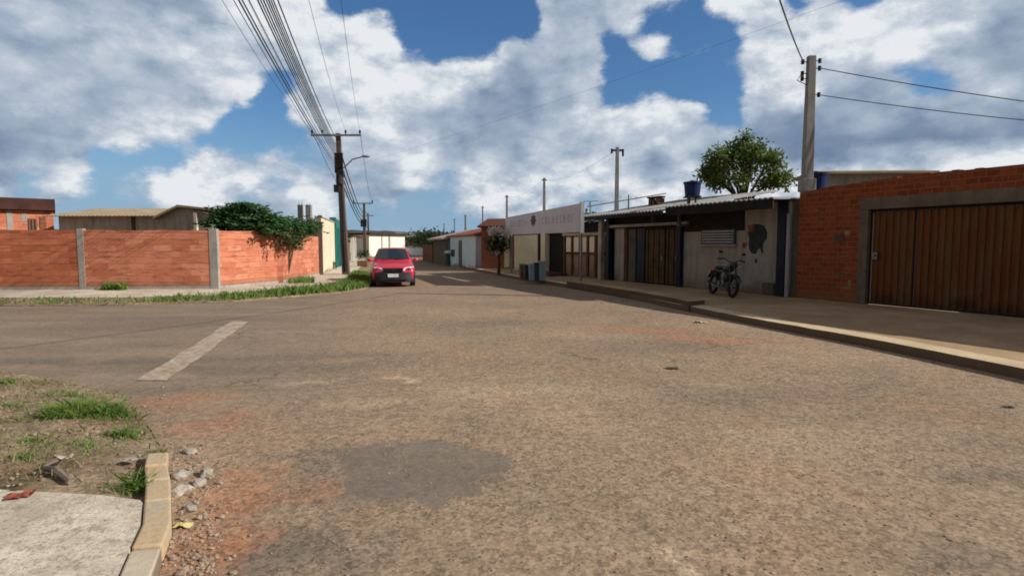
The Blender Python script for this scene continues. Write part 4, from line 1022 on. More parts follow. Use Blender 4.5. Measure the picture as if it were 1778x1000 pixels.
# ---- brick gate wall
F = Frame(Lpt(1373), V((12.4, 15.34 - 0)) if False else Lpt(2300)); X = lambda px, py=440: F.at(px, py)[0]
t = F.thing('gate_wall', 'red block wall with concrete lintel and posts framing the brown metal gate', 'wall')
ZT = 3.06
xg0 = X(1490) + .225; xg1 = X(2180); xe = F.L
mb = MB(); mb.box(0, X(1385), .02, .2, .1, 2.85); mb.build('end_strip', M['moss'], t)
mb = MB(); n = 14
mb.box(X(1385), X(1490), 0, .2, .1, 2.72)
mb.box(xg1 + .22, xe, 0, .2, .1, 2.72)
xs = [X(1385) + (xe - X(1385)) * i / 60 for i in range(61)]
for i in range(60):
    hz = ZT + rnd.choice((0, 0, 0, .012, -.015)) - .07 * max(0, 1 - i / 6) + .11 * min(1, i / 22) 
    mb.box(xs[i], xs[i + 1], 0, .2, 2.7205, hz)
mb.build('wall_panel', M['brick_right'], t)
for a in (X(1490), xg1):
    mb = MB(); mb.box(a, a + .22, -.02, .22, .1, 2.44); mb.build('post', M['concrete_dark'], t, bevel=.01)
mb = MB(); mb.box(X(1490), xg1 + .22, -.022, .222, 2.442, 2.722); mb.build('lintel', M['concrete_dark'], t, bevel=.01)
xa, za = F.at(1458, 414); mb = MB(); mb.box(xa - .12, xa + .1, -.03, -.001, za - .08, za + .1); mb.build('wall_box', M['moss'], t)
xa, za = F.at(1472, 404); mb = MB(); mb.box(xa - .07, xa + .07, -.012, -.001, za - .06, za + .05); mb.build('plaster_patch', M['panel_tan'], t)
for (px, py, w_, h_) in ((1462, 445, .26, .012), (1470, 452, .2, .012), (1475, 492, .1, .16), (1455, 478, .3, .012), (1470, 500, .22, .05)):
    xa, za = F.at(px, py); mb = MB(); mb.box(xa - w_ / 2, xa + w_ / 2, -.008, -.001, za - h_ / 2, za + h_ / 2); mb.build('mortar_smear', M['panel_tan'], t)
g = F.thing('metal_gate', 'rusty brown corrugated metal gate filling the right side wall opening', 'gate')
def corr(x0, x1, z0, z1, y, pitch=.13, amp=.035):
    mb = MB(); n = int((x1 - x0) / pitch); xsx = []
    for i in range(n):
        a = x0 + (x1 - x0) * i / n; w_ = (x1 - x0) / n
        xsx += [(a, y), (a + w_ * .42, y), (a + w_ * .5, y - amp), (a + w_ * .92, y - amp)]
    xsx.append((x1, y)); vs = []
    for (a, b_) in xsx: vs += [(a, b_, z0), (a, b_, z1)]
    mb.add(vs, [(2 * i, 2 * i + 2, 2 * i + 3, 2 * i + 1) for i in range(len(xsx) - 1)]); return mb
xm = X(1583)
y = .12
corr(xg0 + .05, xm - .015, .22, 2.38, y, .15).build('leaf_panel', M['gate'], g)
corr(xm + .015, xg1 - .05, .22, 2.38, y, .15).build('leaf_panel', M['gate'], g)
mb = MB()
for a in (xg0 - .01, xm - .012, xg1 - .06): mb.box(a, a + (.024 if a == xm - .012 else .05), y - .03, y + .03, .2, 2.43)
mb.box(xg0 - .01, xg1, y - .045, y + .03, 2.382, 2.441); mb.box(xg0 - .01, xg1, y - .045, y + .03, .17, .218)
mb.build('frame', M['darkwood'], g)
mb = MB(); mb.box(xg0 + .1, xg0 + .22, y - .08, y - .03, 1.25, 1.42); mb.tube((xg0 + .16, y - .08, 1.34), (xg0 + .16, y - .13, 1.34), .02); mb.build('lock', M['chrome'], g)

_a = Lpt(2060); _b = V((15.34 - .482 * 1.0, 1.0)); F3 = Frame((_a.x + .25, _a.y), (_b.x + .25, _b.y))  # unseen house added to throw shade over the right pavement
t = F3.thing('shade_house', 'unseen plastered house past the right end of the red gate wall, added for its shade', 'house')
mb = MB(); mb.box(0, F3.L, 0, 6, 0, 3.05); mb.build('wall', M['beige_old'], t)
mb = MB(); mb.box(-.15, F3.L + .1, -.15, 6.2, 3.052, 3.16); mb.build('roof', M['concrete_dark'], t)
window(t, 3.0, 4.4, 1.6, 2.6, -.002, M['darkwood'])

# things behind the gate wall
q = P(1420, 315, 19.5)
def tank(base, r, h, label, stand=0, lid=True, parts=True, poles=0):
    t = thing('water_tank', label, 'water tank', base)
    mb = MB(); mb.lathe((0, 0, stand), [(r * .80, 0), (r * .93, h * .75), (r * .95, h * .8), (r, h * .82), (r, h * .9)], 20); mb.build('body', M['tankblue'], t, smooth=False)
    mb = MB(); mb.lathe((0, 0, stand), [(r * 1.04, h * .902), (r * 1.04, h * .95), (r * .3, h * 1.02), (r * .28, h * 1.06)], 20); mb.build('lid', M['tankblue'], t)
    if poles:
        for sx in ((-.12, .12)):
            mb = MB(); mb.tube((sx, 0, 0), (sx, 0, stand - .05), .06 if sx < 0 else .04); mb.build('leg', M['pole_b'], t)
        mb = MB(); mb.box(-r * .8, r * .8, -r * .8, r * .8, stand - .05, stand - .002); mb.build('platform', M['darkwood'], t)
    return t
q = P(1416, 328, 18.2); tank((q.x, q.y, 0), .38, .55, 'dark blue water tank half hidden behind the near concrete pole', q.z - .05, poles=1)
q = P(1202, 342, 20.5); zb = P(1202, 341, 20.5).z; tank((q.x, q.y, 0), .31, .52, 'blue water tank on thin legs above the pale corrugated roof', zb, poles=1)
F2 = Frame(P(1422, 320, 19.5).xy, P(1600, 320, 19.3).xy); t = F2.thing('rear_house', 'tan house with dark tiled roof showing above the red gate wall', 'house')
mb = MB(); mb.box(.2, F2.L, 0, 1.6, 0, 3.92); mb.build('wall', M['beige_old'], t)
x0_, z0_ = F2.at(1425, 300)
mb = MB(); mb.extx([(-.4, 3.93), (-.4, 3.99), (.6, 4.14), (1.8, 3.98), (1.8, 3.93)], -.1, F2.L + .3)
mb.build('roof', M['roof_tan'], t)

# clutter on the roof + antenna
q = P(1135, 349, 24.2); t = thing('roof_rack', 'dark brick and timber stack on the far part of the pale roof', 'stack', (q.x, q.y, q.z - .18), FD.rz)
mb = MB(); mb.box(-.33, .33, 0, .2, -.25, .0); mb.build('base', M['concrete_dark'], t)
mb = MB(); mb.box(-.34, -.2, 0, .25, .001, .3); mb.box(-.1, .0, 0, .25, .001, .24); mb.box(.12, .38, 0, .25, .1, .28); mb.build('brick_pile', M['brick_dark'], t)
mb = MB(); mb.box(-.4, .4, -.03, .27, .302, .36); mb.build('cap', M['darkwood'], t)
q = P(1091, 372, 22.9); q2 = P(1091, 338, 22.9); t = thing('antenna', 'thin television antenna mast with crossbar above the doors', 'antenna', (q.x, q.y, q.z - .6))
mb = MB(); mb.tube((0, 0, 0), (0, 0, q2.z - q.z + .6), .03, n=6); mb.build('mast', M['steel'], t)
mb = MB(); z_ = q2.z - q.z + .5; mb.tube((-1.6, .3, z_ - .35), (1.4, -.3, z_ + .12), .02, n=5)
for k in range(6): mb.tube((-.5 + k * .2, -.12, z_), (-.5 + k * .2, .2, z_ ), .01, n=4)
mb.build('crossbar', M['steel'], t)
q = P(1025, 350, 24.5); mb = MB(); mb.tube((0, 0, 2.5), (0, 0, q.z), .03, n=6); mb.tube((-.3, 0, q.z), (.35, 0, q.z + .02), .015, n=5); tag(mb.build('antenna', M['steel'], loc=(q.x, q.y, 0)), 'short antenna stub just right of the billboard', 'antenna')

# tree behind the house
q = P(1290, 340, 24.0)
H0 = q.z
limbs = [([(0, 0, 0), (.0, 0, 2.6), (.02, 0, H0 - .6)], .17, .12)]
tips = []
for k in range(13):
    a = k * 2.4; r = rnd.uniform(.5, 1.55); zt = H0 + rnd.uniform(.5, 2.1) - r * .25
    p2 = (math.cos(a) * r, math.sin(a) * r * .8, zt); limbs.append(([(.02, 0, H0 - .75 - .04 * (k % 4)), (p2[0] * .35, p2[1] * .35, H0 + .15), (p2[0] * .75, p2[1] * .75, (H0 + zt) / 2 + .15), p2], .075, .018)); tips.append(p2)
blobs = [((p[0], p[1], p[2]), (.42, .4, .34), 30) for p in tips]
for (px, py, r, n) in ((1293, 240, .22, 16), (1290, 256, .42, 30), (1272, 272, .45, 30), (1312, 275, .45, 30), (1240, 285, .38, 26), (1232, 300, .32, 20), (1340, 290, .36, 26), (1350, 305, .3, 18), (1300, 300, .5, 36), (1265, 298, .4, 26), (1330, 318, .36, 18), (1250, 318, .3, 12), (1318, 325, .3, 14)):
    c = P(px, py, 24.0); blobs.append(((c.x - q.x, rnd.uniform(-.5, .5), c.z), (r, r * 1.1, r * .8), n))
tree('garden_tree', 'bushy yellow green tree rising behind the pale house roof', 'tree', (q.x, q.y, 0), .15, limbs, blobs, M['leaf_tree'], .17, clump=.28, per=12)
q = P(1012, 375, 33); t = roundtree(1018, 362, 33, .8, 'far_tree', 'green treetop peeking out at the right end of the billboard', 'leaf_fig', .2, 50, .5)
roundtree(938, 366, 38, .9, 'far_tree', 'green treetop just above the middle of the billboard', 'leaf_fig', .2, 50, .5)

# ------------------------------------------------------------------ motorcycle
def motorcycle(rear, front):
    rear = V(rear); front = V(front); d = (front - rear); ang = math.atan2(d.y, d.x); WB = 1.28; R_ = .30
    t = thing('motorcycle', 'black motorbike parked on the pavement against the dirty white wall', 'motorcycle', ((rear.x + front.x) / 2, (rear.y + front.y) / 2, .158), ang)
    t.rotation_euler = (R(-7), 0, ang) 
    xr, xf = -WB / 2, WB / 2
    for nm, x in (('rear_wheel', xr), ('front_wheel', xf)):
        mb = MB(); mb.torus((x, 0, R_), (0, 1, 0), R_ - .05, .012, 24, 6); 
        for k in range(12):
            a = k * math.pi / 6; mb.tube((x, 0, R_), (x + math.cos(a) * (R_ - .055), 0, R_ + math.sin(a) * (R_ - .055)), .004, n=4)
        mb.tube((x, -.05, R_), (x, .05, R_), .045, n=12); w = mb.build(nm, M['chrome'], t)
        mb = MB(); mb.torus((x, 0, R_), (0, 1, 0), R_ - .045, .047, 28, 8, .95); mb.build('tyre', M['rubber'], w, smooth=True)
    mb = MB(); H = (xf - .26, 0, .88)
    for s in (-.085, .085): mb.tube((xf, s, R_), (xf - .24, s, .92), .022, n=8)
    mb.box(xf - .27, xf - .17, -.1, .1, .84, .88); mb.build('fork', M['bikeblack'], t)
    mb = MB(); prof = []
    for k in range(9):
        a = R(20 + k * 17.5); prof.append((xf + math.cos(a) * .345, R_ + math.sin(a) * .345))
    vs = []
    for (x, z) in prof: vs += [(x, -.06, z), (x, .06, z)]
    mb.add(vs, [(2 * i, 2 * i + 1, 2 * i + 3, 2 * i + 2) for i in range(8)]); mb.build('front_mudguard', M['bikeblack'], t, smooth=True)
    mb = MB(); vs = []
    for k in range(9):
        a = R(20 + k * 17); vs += [(xr + math.cos(a) * .36, -.07, R_ + .02 + math.sin(a) * .36), (xr + math.cos(a) * .36, .07, R_ + .02 + math.sin(a) * .36)]
    mb.add(vs, [(2 * i, 2 * i + 1, 2 * i + 3, 2 * i + 2) for i in range(8)]); mb.build('rear_mudguard', M['bikeblack'], t, smooth=True)
    mb = MB()
    mb.path([(xf - .26, 0, .80), (.1, 0, .72), (-.25, 0, .66), (-.75, 0, .72)], .022, 8)
    mb.path([(xf - .27, 0, .74), (.12, 0, .36), (-.2, 0, .28), (-.28, 0, .6)], .02, 8)
    for s in (-.1, .1):
        mb.tube((-.2, s * .7, .3), (xr, s, R_), .018, n=6)
    mb.build('frame', M['bikeblack'], t)
    for s in (-.12, .12):
        mb = MB(); mb.tube((xr + .02, s, R_ + .02), (xr + .12, s, .68), .03, .022, n=8); mb.build('shock_absorber', M['bikeblack'], t)
    mb = MB(); mb.blob((.16, 0, .78), (.27, .13, .115), 2, .12, 3); mb.build('fuel_tank', M['bikeblack'], t, smooth=True)
    mb = MB(); mb.blob((-.30, 0, .775), (.36, .12, .06), 4, .08, 3); mb.build('seat', M['trim'], t, smooth=True)
    mb = MB(); mb.box(-.14, .16, -.1, .1, .26, .42); mb.tube((.04, 0, .42), (.12, 0, .64), .075, .07, n=12)
    for k in range(5): mb.tube((.05 + .015 * k, 0, .44 + .038 * k), (.053 + .015 * k, 0, .45 + .038 * k), .095, n=12)
    mb.tube((-.05, -.13, .34), (-.05, .13, .34), .085, n=14); mb.build('engine', M['chrome'], t, bevel=.01)
    mb = MB(); mb.path([(.15, -.08, .5), (.24, -.1, .32), (.1, -.13, .24), (-.3, -.15, .27), (-.62, -.16, .36)], [.02, .02, .022, .04, .045], 10); mb.build('exhaust', M['chrome'], t, smooth=True)
    mb = MB(); mb.path([(xf - .36, .36, 1.02), (xf - .30, .2, 1.04), (xf - .27, .06, .96), (xf - .27, -.06, .96), (xf - .30, -.2, 1.04), (xf - .36, -.36, 1.02)], .012, 8)
    hb_ = mb.build('handlebar', M['trim'], t)
    for s in (-1, 1):
        mb = MB(); mb.tube((xf - .355, s * .27, 1.03), (xf - .375, s * .40, 1.02), .02, n=8); mb.build('grip', M['rubber'], hb_)
        mb = MB(); mb.tube((xf - .32, s * .24, 1.03), (xf - .34, s * .32, 1.2), .006, n=5); mb.blob((xf - .35, s * .33, 1.22), (.015, .065, .04), 1, 0, 2); mb.build('mirror', M['trim'], hb_)
    mb = MB(); mb.tube((xf - .20, 0, .9), (xf - .09, 0, .88), .06, .09, n=16); hl = mb.build('headlight', M['bikeblack'], t)
    mb = MB(); mb.tube((xf - .088, 0, .88), (xf - .076, 0, .878), .082, .07, n=16); mb.build('lens', M['glass'], hl)
    mb = MB(); mb.box(xr - .22, xr - .17, -.08, .08, .62, .7); mb.build('tail_light', M['carred'], t)
    mb = MB(); mb.tube((-.05, .1, .25), (-.1, .3, .02), .012, n=6); mb.build('kickstand', M['trim'], t)
    for s in (-1, 1):
        mb = MB(); mb.tube((xf - .18, s * .1, .86), (xf - .18, s * .2, .86), .008, n=5); mb.blob((xf - .18, s * .22, .86), (.03, .03, .025), 1, 0, 2); mb.build('indicator', M['yellowbit'], t)
    return t
q0 = G(1236, 509, .15); q1 = G(1277, 519, .15)
motorcycle((q0.x - .12, q0.y - .1), (q1.x, q1.y))

# ------------------------------------------------------------------ red car
def car(loc, ang, label):
    """nose towards local -y"""
    t = thing('parked_car', label, 'car', loc, ang)
    # sections: y, half width low, half width belt, z bottom, z belt
    def loft(secs, name, mat, parent, closed=True, sm=True):
        mb = MB(); n = len(secs[0]); vs = []
        for s in secs: vs += s
        fs = []
        for i in range(len(secs) - 1):
            for k in range(n if closed else n - 1):
                a = i * n + k; b_ = i * n + (k + 1) % n; fs.append((a, b_, b_ + n, a + n))
        if closed: fs += [tuple(range(n - 1, -1, -1)), tuple(range((len(secs) - 1) * n, len(secs) * n))]
        mb.add(vs, fs); return mb.build(name, mat, parent, smooth=sm)
    def sec(y, wl, wm, wt, zb, zm, zt, arc=0):
        # rounded box-like cross-section, symmetric
        h = [(0, zb), (wl * .7, zb), (wl, zb + .06), (wm, zm), (wm - .01, zm + .12), (wt, zt - .03), (wt * .8, zt + arc * .6), (0, zt + arc)]
        return [(x, y, z) for x, z in h] + [(-x, y, z) for x, z in h[-2:0:-1]]
    secs = [sec(0.0, .60, .66, .60, .34, .48, .66, .01), sec(.05, .72, .76, .70, .24, .48, .72, .01), sec(.25, .80, .82, .76, .2, .5, .79, .02), sec(.6, .80, .83, .78, .2, .55, .85, .03), sec(1.1, .79, .83, .77, .2, .58, .93, .03),
            sec(1.35, .79, .83, .77, .2, .58, .95, .02), sec(2.2, .80, .835, .77, .2, .58, .97, .0), sec(3.4, .80, .83, .77, .2, .58, .97, 0), sec(4.0, .78, .81, .75, .25, .58, .95, 0), sec(4.2, .72, .76, .70, .32, .6, .90, 0)]
    body = loft(secs, 'body', M['carred'], t)
    b2 = body.modifiers.new('bevel', 'BEVEL'); b2.width = .02; b2.segments = 2
    def gs(y, z0, z1, w0, w1): 
        h = [(w0, z0), ((w0 + w1) / 2 + .01, (z0 + z1) / 2), (w1, z1 - .02), (w1 * .75, z1 + .015), (0, z1 + .025)]
        return [(x, y, z) for x, z in h] + [(-x, y, z) for x, z in h[-2::-1]]
    # cabin
    cs_ = [gs(1.13, .93, .95, .74, .72), gs(1.75, .94, 1.40, .75, .56), gs(2.0, .95, 1.455, .75, .57), gs(2.6, .95, 1.46, .75, .57), gs(2.95, .95, 1.42, .75, .56), gs(3.15, .95, .98, .74, .7)]
    loft(cs_, 'cabin', M['carred'], t)
    # windscreen
    def quad(name, pts, mat, parent=t):
        mb = MB(); mb.add(pts, [(0, 1, 2, 3)]); return mb.build(name, mat, parent)
    def lerp3(a, b_, f): return tuple(a[i] + (b_[i] - a[i]) * f for i in range(3))
    off = V((0, -.012, .01))
    mb = MB(); n = 8; vs = []
    for i in range(n + 1):
        s = -1 + 2 * i / n; crv = .05 * s * s
        vs += [(s * .655, 1.20 + crv, 1.01 - .0 * s), (s * .515, 1.735 + crv * .3, 1.425 - .018 * s * s)]
    vs = [tuple(V(v) + V((0, -.03, .018))) for v in vs]
    mb.add(vs, [(2 * i, 2 * i + 2, 2 * i + 3, 2 * i + 1) for i in range(n)]); ws = mb.build('windscreen', M['glass'], t, smooth=True)
    mb = MB(); mb.tube((-.45, 1.13, 1.005), (.0, 1.15, 1.03), .008, n=5); mb.tube((.05, 1.13, 1.005), (.48, 1.15, 1.03), .008, n=5); mb.build('wiper', M['trim'], ws)
    for s in (-1, 1):
        quad('side_window', [(s * .755, 1.40, .99), (s * .755, 2.75, .99), (s * .60, 2.7, 1.36), (s * .60, 1.8, 1.36)], M['glass'])
        mb = MB(); mb.blob((s * .90, 1.32, 1.0), (.10, .06, .075), 3, .1, 2); mb.tube((s * .76, 1.34, .96), (s * .86, 1.34, .97), .02, n=6); mb.build('mirror', M['carred'], t, smooth=True)
        # headlight
        mb = MB(); pts_ = [(.36, .0, .62), (.66, .06, .60), (.775, .26, .66), (.79, .34, .76), (.70, .16, .77), (.42, .05, .73)]
        mb.add([(s * x, y - .025, z + .005) for x, y, z in pts_], [tuple(range(6))]); hl = mb.build('headlight', M['lamp'], t)
        mb = MB(); mb.tube((s * .60, .03, .68), (s * .60, .0, .68), .05, n=14); mb.build('reflector', M['chrome'], hl)
        mb = MB(); mb.tube((s * .55, .0, .36), (s * .55, -.03, .36), .055, n=14); mb.build('fog_lamp', M['chrome'], t)
        for y in (.72, 3.35):
            wx = s * .74
            mb = MB(); mb.tube((wx - s * .02, y, .29), (wx + s * .085, y, .29), .19, n=20); wh = mb.build('wheel', M['steel'], t)
            mb = MB(); mb.torus((wx, y, .29), (1, 0, 0), .225, .07, 28, 8, 1.35); mb.build('tyre', M['rubber'], wh, smooth=True)
            mb = MB(); mb.tube((wx - .1 * s, y, .34), (wx + .096 * s, y, .34), .335, n=24); mb.build('wheel_arch', M['trim'], t)
    # bumper, grille
    mb = MB(); prof = [(-.845, .42), (-.82, .2), (-.64, .0), (-.3, -.06), (0, -.075), (.3, -.06), (.64, .0), (.82, .2), (.845, .42)]
    n = len(prof); mb.add([(x, y - .02, .19) for x, y in prof] + [(x, y - .03, .55) for x, y in prof] + [(x * .98, y + .10, .565) for x, y in prof], [(i, i + 1, n + i + 1, n + i) for i in range(n - 1)] + [(n + i, n + i + 1, 2 * n + i + 1, 2 * n + i) for i in range(n - 1)])
    mb.build('bumper', M['trim'], t, smooth=True)
    mb = MB()
    for k in range(4): mb.box(-.34, .34, -.065, -.02, .585 + .032 * k, .603 + .032 * k)
    gl = mb.build('grille', M['trim'], t)
    mb = MB(); mb.box(-.36, .36, -.045, .02, .57, .72); mb.build('grille_back', M['black'], gl)
    mb = MB(); mb.torus((0, -.07, .655), (0, 1, 0), .055, .008, 20, 6)
    for (a, b_) in (((-.036, .03), (-.012, -.045)), ((-.012, -.045), (0, -.005)), ((0, -.005), (.012, -.045)), ((.012, -.045), (.036, .03))): mb.tube((a[0], -.072, .655 + a[1]), (b_[0], -.072, .655 + b_[1]), .006, n=5)
    mb.build('emblem', M['chrome'], t)
    mb = MB(); mb.box(-.2, .2, -.115, -.108, .38, .51); mb.build('number_plate', M['white_p'], t, bevel=.003)
    mb = MB(); mb.box(-.5, .5, -.11, -.09, .25, .31); mb.build('air_intake', M['black'], t)
    # bed / rear roof rack bar
    mb = MB(); mb.tube((-.60, 3.0, .97), (-.50, 3.0, 1.44), .02); mb.tube((.60, 3.0, .97), (.50, 3.0, 1.44), .02); mb.tube((-.50, 3.0, 1.44), (.50, 3.0, 1.44), .02); mb.build('rear_bar', M['trim'], t)
    return t
cc = G(682, 499, 0)
car((cc.x, cc.y + .1, 0.0), math.atan2(.205, .978), 'red compact pickup parked nose to camera at the left kerb')

# ------------------------------------------------------------------ poles and wires
def pole_square(x, y, H, w, label, mat, lean=(0, 0), extras=None, group=None, arm=None, z0=0):
    t = thing('utility_pole', label, 'pole', (x, y, z0), 0, group)
    mb = MB(); a = w; b_ = w * .62
    vs = [(-a, -a * .8, 0), (a, -a * .8, 0), (a, a * .8, 0), (-a, a * .8, 0)] + [(lean[0] + sx * b_, lean[1] + sy * b_ * .8, H) for sx, sy in ((-1, -1), (1, -1), (1, 1), (-1, 1))]
    mb.add(vs, [(0, 3, 2, 1), (4, 5, 6, 7), (0, 1, 5, 4), (1, 2, 6, 5), (2, 3, 7, 6), (3, 0, 4, 7)]); mb.build('shaft', mat, t, bevel=.012)
    return t
# main left pole
p1 = G(601, 476, .15); top = P(587, 232, p1.y); H1 = top.z - .15; lx = top.x - p1.x
t = pole_square(p1.x, p1.y, H1, .17, 'leaning brown utility pole with crossarm and dark junction boxes on the left pavement', M['pole_b'], (lx, 0), z0=.15)
aL = P(541, 234, p1.y); aR = P(628, 234, p1.y); za = aL.z - .15 - .05
mb = MB(); mb.box(aL.x - p1.x, aR.x - p1.x, -.16, -.05, za - .045, za + .045); ca = mb.build('crossarm', M['pole'], t)
for x in (aL.x - p1.x + .06, aL.x - p1.x + .55, aR.x - p1.x - .75, aR.x - p1.x - .06):
    mb = MB(); mb.lathe((x, -.1, za + .046), [(.03, 0), (.03, .06), (.055, .08), (.05, .12), (.06, .14), (.03, .2)], 10); mb.build('insulator', M['trim'], ca)
zz = lambda py: P(590, py, p1.y).z - .15
xx = lambda z: lx * z / H1
mb = MB(); z_ = zz(330); mb.box(xx(z_) - .26, xx(z_) + .02, -.4, -.14, z_ - .14, z_ + .22); mb.build('junction_box', M['trim'], t, bevel=.03)
mb = MB(); z_ = zz(316); mb.lathe((xx(z_) + .02, -.28, z_ - .18), [(.13, 0), (.17, .05), (.17, .4), (.1, .48)], 12); mb.build('cable_splice', M['trim'], t)
mb = MB(); z_ = zz(303); mb.box(xx(z_) - .12, xx(z_) + .24, -.35, -.12, z_ - .16, z_ + .16); mb.build('junction_box', M['trim'], t, bevel=.03)
mb = MB(); z_ = zz(283); mb.box(xx(z_) - .2, xx(z_) + .2, -.2, -.12, z_ - .5, z_ + .45)
mb.build('cable_rack', M['darkwood'], t)
mb = MB()
for k in range(5): mb.path([(xx(1) + .03 * k - .05, -.16 - .01 * k, .1), (xx(2.5) + .03 * k - .05, -.15, 2.4), (xx(4) + .04 * k - .08, -.17, zz(320))], .018, 5)
mb.build('cable_run', M['wire'], t)
l0 = P(597, 292, p1.y); l1 = P(612, 277, p1.y - .4); l2 = P(631, 272, p1.y - .8)
rel = lambda q: (q.x - p1.x, q.y - p1.y, q.z - .15)
mb = MB(); mb.path([rel(l0), rel(l1), rel(l2)], .03, 6); sl = mb.build('lamp_arm', M['steel'], t)
mb = MB(); q = rel(l2); mb.blob((q[0] + .1, q[1], q[2]), (.22, .12, .06), 2, .1, 2); mb.build('lamp_head', M['steel'], sl, smooth=True)

gW = 'overhead wires along the left side of the street'
wn = [0]
def wire(a, b_, sag, r, label, group=gW, n=26):
    a = V(a); b_ = V(b_); pts = []
    for i in range(n + 1):
        f = i / n; q = a.lerp(b_, f); q.z -= sag * 4 * f * (1 - f); pts.append(q)
    mb = MB(); mb.path(pts, r, 5); return tag(mb.build('wire', M['wire']), label, 'wire', group)
# second and further left poles
q2 = P(632, 353, 72); P2 = V((q2.x, 72, 0)); s2_ = q2.z
t = pole_square(q2.x, 72, s2_, .2, 'utility pole with crossarm second in line on the left, beyond the leaning one', M['pole_b'])
mb = MB(); mb.box(-1.35, 1.15, -.15, -.05, s2_ - .1, s2_ + .04); ca = mb.build('crossarm', M['pole'], t)
for x in (-1.25, 1.05): mb = MB(); mb.lathe((x, -.1, s2_ + .04), [(.06, 0), (.1, .15), (.05, .35)], 8); mb.build('insulator', M['trim'], ca)
mb = MB(); mb.box(-.35, .35, -.5, -.2, s2_ - 2.9, s2_ - 2.0); mb.build('transformer', M['trim'], t)
q3 = P(639, 370, 112); t = pole_square(q3.x, 112, q3.z, .2, 'utility pole with short crossarm third in line on the left side', M['pole_b'])
mb = MB(); mb.box(-1.1, 1.1, -.15, -.05, q3.z - .6, q3.z - .4); mb.build('crossarm', M['pole'], t)

dirw = V((.236, -.972, 0))
def back(px_attach, z, py=None, L=44):
    a = V((px_attach, p1.y - .1, z)); e = a + dirw * L; return a, e
# high voltage wires on the crossarm
def towards(a, pxt, sag, r, label, L=1.5):
    cx = ray(pxt, 0).x / ray(pxt, 0).y; Y = (a.x + .236 * a.y) / (cx + .236)
    q = P(pxt, 0, Y); q.z += sag * 4 * (1 / L) * (1 - 1 / L); return wire(a, a + (q - a) * L, sag, r, label)
hv = [(aL.x + .06, 385, 'high wire from the left tip of the leaning pole crossarm'), (aL.x + .55, 430, 'high wire second from the left on the leaning pole crossarm'), (aR.x - .75, 536, 'high wire right of the mast on the leaning pole crossarm'), (aR.x - .06, 592, 'high wire from the right tip of the leaning pole crossarm')]
zc = za + .15 + .22
for i, (x, pxt, lb) in enumerate(hv):
    a = V((x, p1.y - .1, zc)); towards(a, pxt, .5, .0055, lb)
    b2_ = V((q2.x + (x - top.x), 72 - .1, s2_ + .3))
    if i in (0, 3): wire(a, b2_, .9, .012, ('left' if i == 0 else 'right') + ' tip high wire running on from the leaning pole to the second pole')
low = [(240, 482, .012), (252, 474, .011), (256, 470, .010), (260, 466, .012), (264, 462, .010), (268, 457, .012), (272, 452, .010), (276, 447, .011), (281, 432, .006), (286, 420, .009), (291, 414, .010), (297, 405, .005)]
ords = ['topmost', 'second highest', 'third highest', 'fourth highest', 'fifth highest', 'sixth highest', 'seventh highest', 'eighth highest', 'ninth highest', 'tenth highest', 'eleventh highest', 'lowest']
for rank, (py, pxt, r) in enumerate([(a_, b_, c_ * 1.25) for a_, b_, c_ in low]):
    z = P(590, py, p1.y).z; x = p1.x + lx * (z / H1) - .08
    towards(V((x, p1.y - .2, z)), pxt, .35, r, ords[rank] + ' of the telephone cables tied to the mast of the leaning pole')
for k, (py, yy) in enumerate(((262, 385), (285, 392), (300, 398), (312, 405))):
    a = V((p1.x + lx * .6, p1.y, P(590, py, p1.y).z)); b_ = V((q2.x - .1, 72, P(632, yy - 14, 72).z)); wire(a, b_, .5, .035, ['upper', 'second', 'third', 'lowest'][k] + ' telephone cable sagging from the leaning pole to the next pole')
for k in range(3):
    wire((q2.x, 72, s2_ - k * 1.2), (q3.x, 112, q3.z - k * .9), .8, .03, ['upper', 'middle', 'lower'][k] + ' cable between the second and third left poles')

# right side poles
pr = P(1409, 98, 16.6); base_x = P(1403, 330, 16.6).x
t = pole_square(base_x - .03, 16.6, pr.z, .165, 'large grey concrete utility pole standing behind the red gate wall', M['pole'], (pr.x - base_x + .03, 0))
HP = pr.z
def xt(z): return (pr.x - base_x + .03) * z / HP
mb = MB(); z_ = P(1403, 318, 16.6).z
mb.box(xt(z_) - .19, xt(z_) + .19, -.17, .17, z_ - .25, z_ + .12); mb.build('base_sleeve', M['pole'], t, bevel=.03)
for (s, py) in ((1, 106), (1, 119), (-1, 108), (-1, 128), (1, 165), (-1, 137)):
    z_ = P(1409, py, 16.6).z; mb = MB(); mb.tube((xt(z_), 0, z_), (xt(z_) + s * .26, 0, z_), .012, n=5); mb.tube((xt(z_) + s * .24, 0, z_ - .06), (xt(z_) + s * .24, 0, z_ + .06), .045, n=10); mb.build('insulator', M['trim'], t)
mb = MB(); mb.path([(xt(7) - .25, 0, P(1409, 128, 16.6).z), (xt(7) - .38, 0, P(1409, 140, 16.6).z), (xt(7) - .1, 0, P(1409, 148, 16.6).z)], .012, 5); mb.build('cable_loop', M['wire'], t)
gR = 'wires at the large right pole'
a = V((base_x + xt(7), 16.6, P(1409, 108, 16.6).z)) + V((-.25, 0, 0)); d = P(1362, 0, 11.6); e = a + (d - a) * 2.4
wire(a, e, .25, .016, 'dark wire rising from the left side of the large right pole', gR)
a = V((base_x + xt(7) + .24, 16.6, P(1409, 119, 16.6).z)); wire(a, P(1900, 192, 15.0), .06, .013, 'upper wire running right from the large right pole', gR)
a = V((base_x + xt(6) + .2, 16.6, P(1409, 165, 16.6).z)); wire(a, P(1900, 220, 15.0), .06, .012, 'lower wire running right from the large right pole', gR)
a = V((p1.x + lx * .7, p1.y, P(590, 296, p1.y).z)); wire(a, P(1500, -12, 12.0), .12, .0025, 'very thin wire crossing the street high toward the upper right', 'single wires over the street')
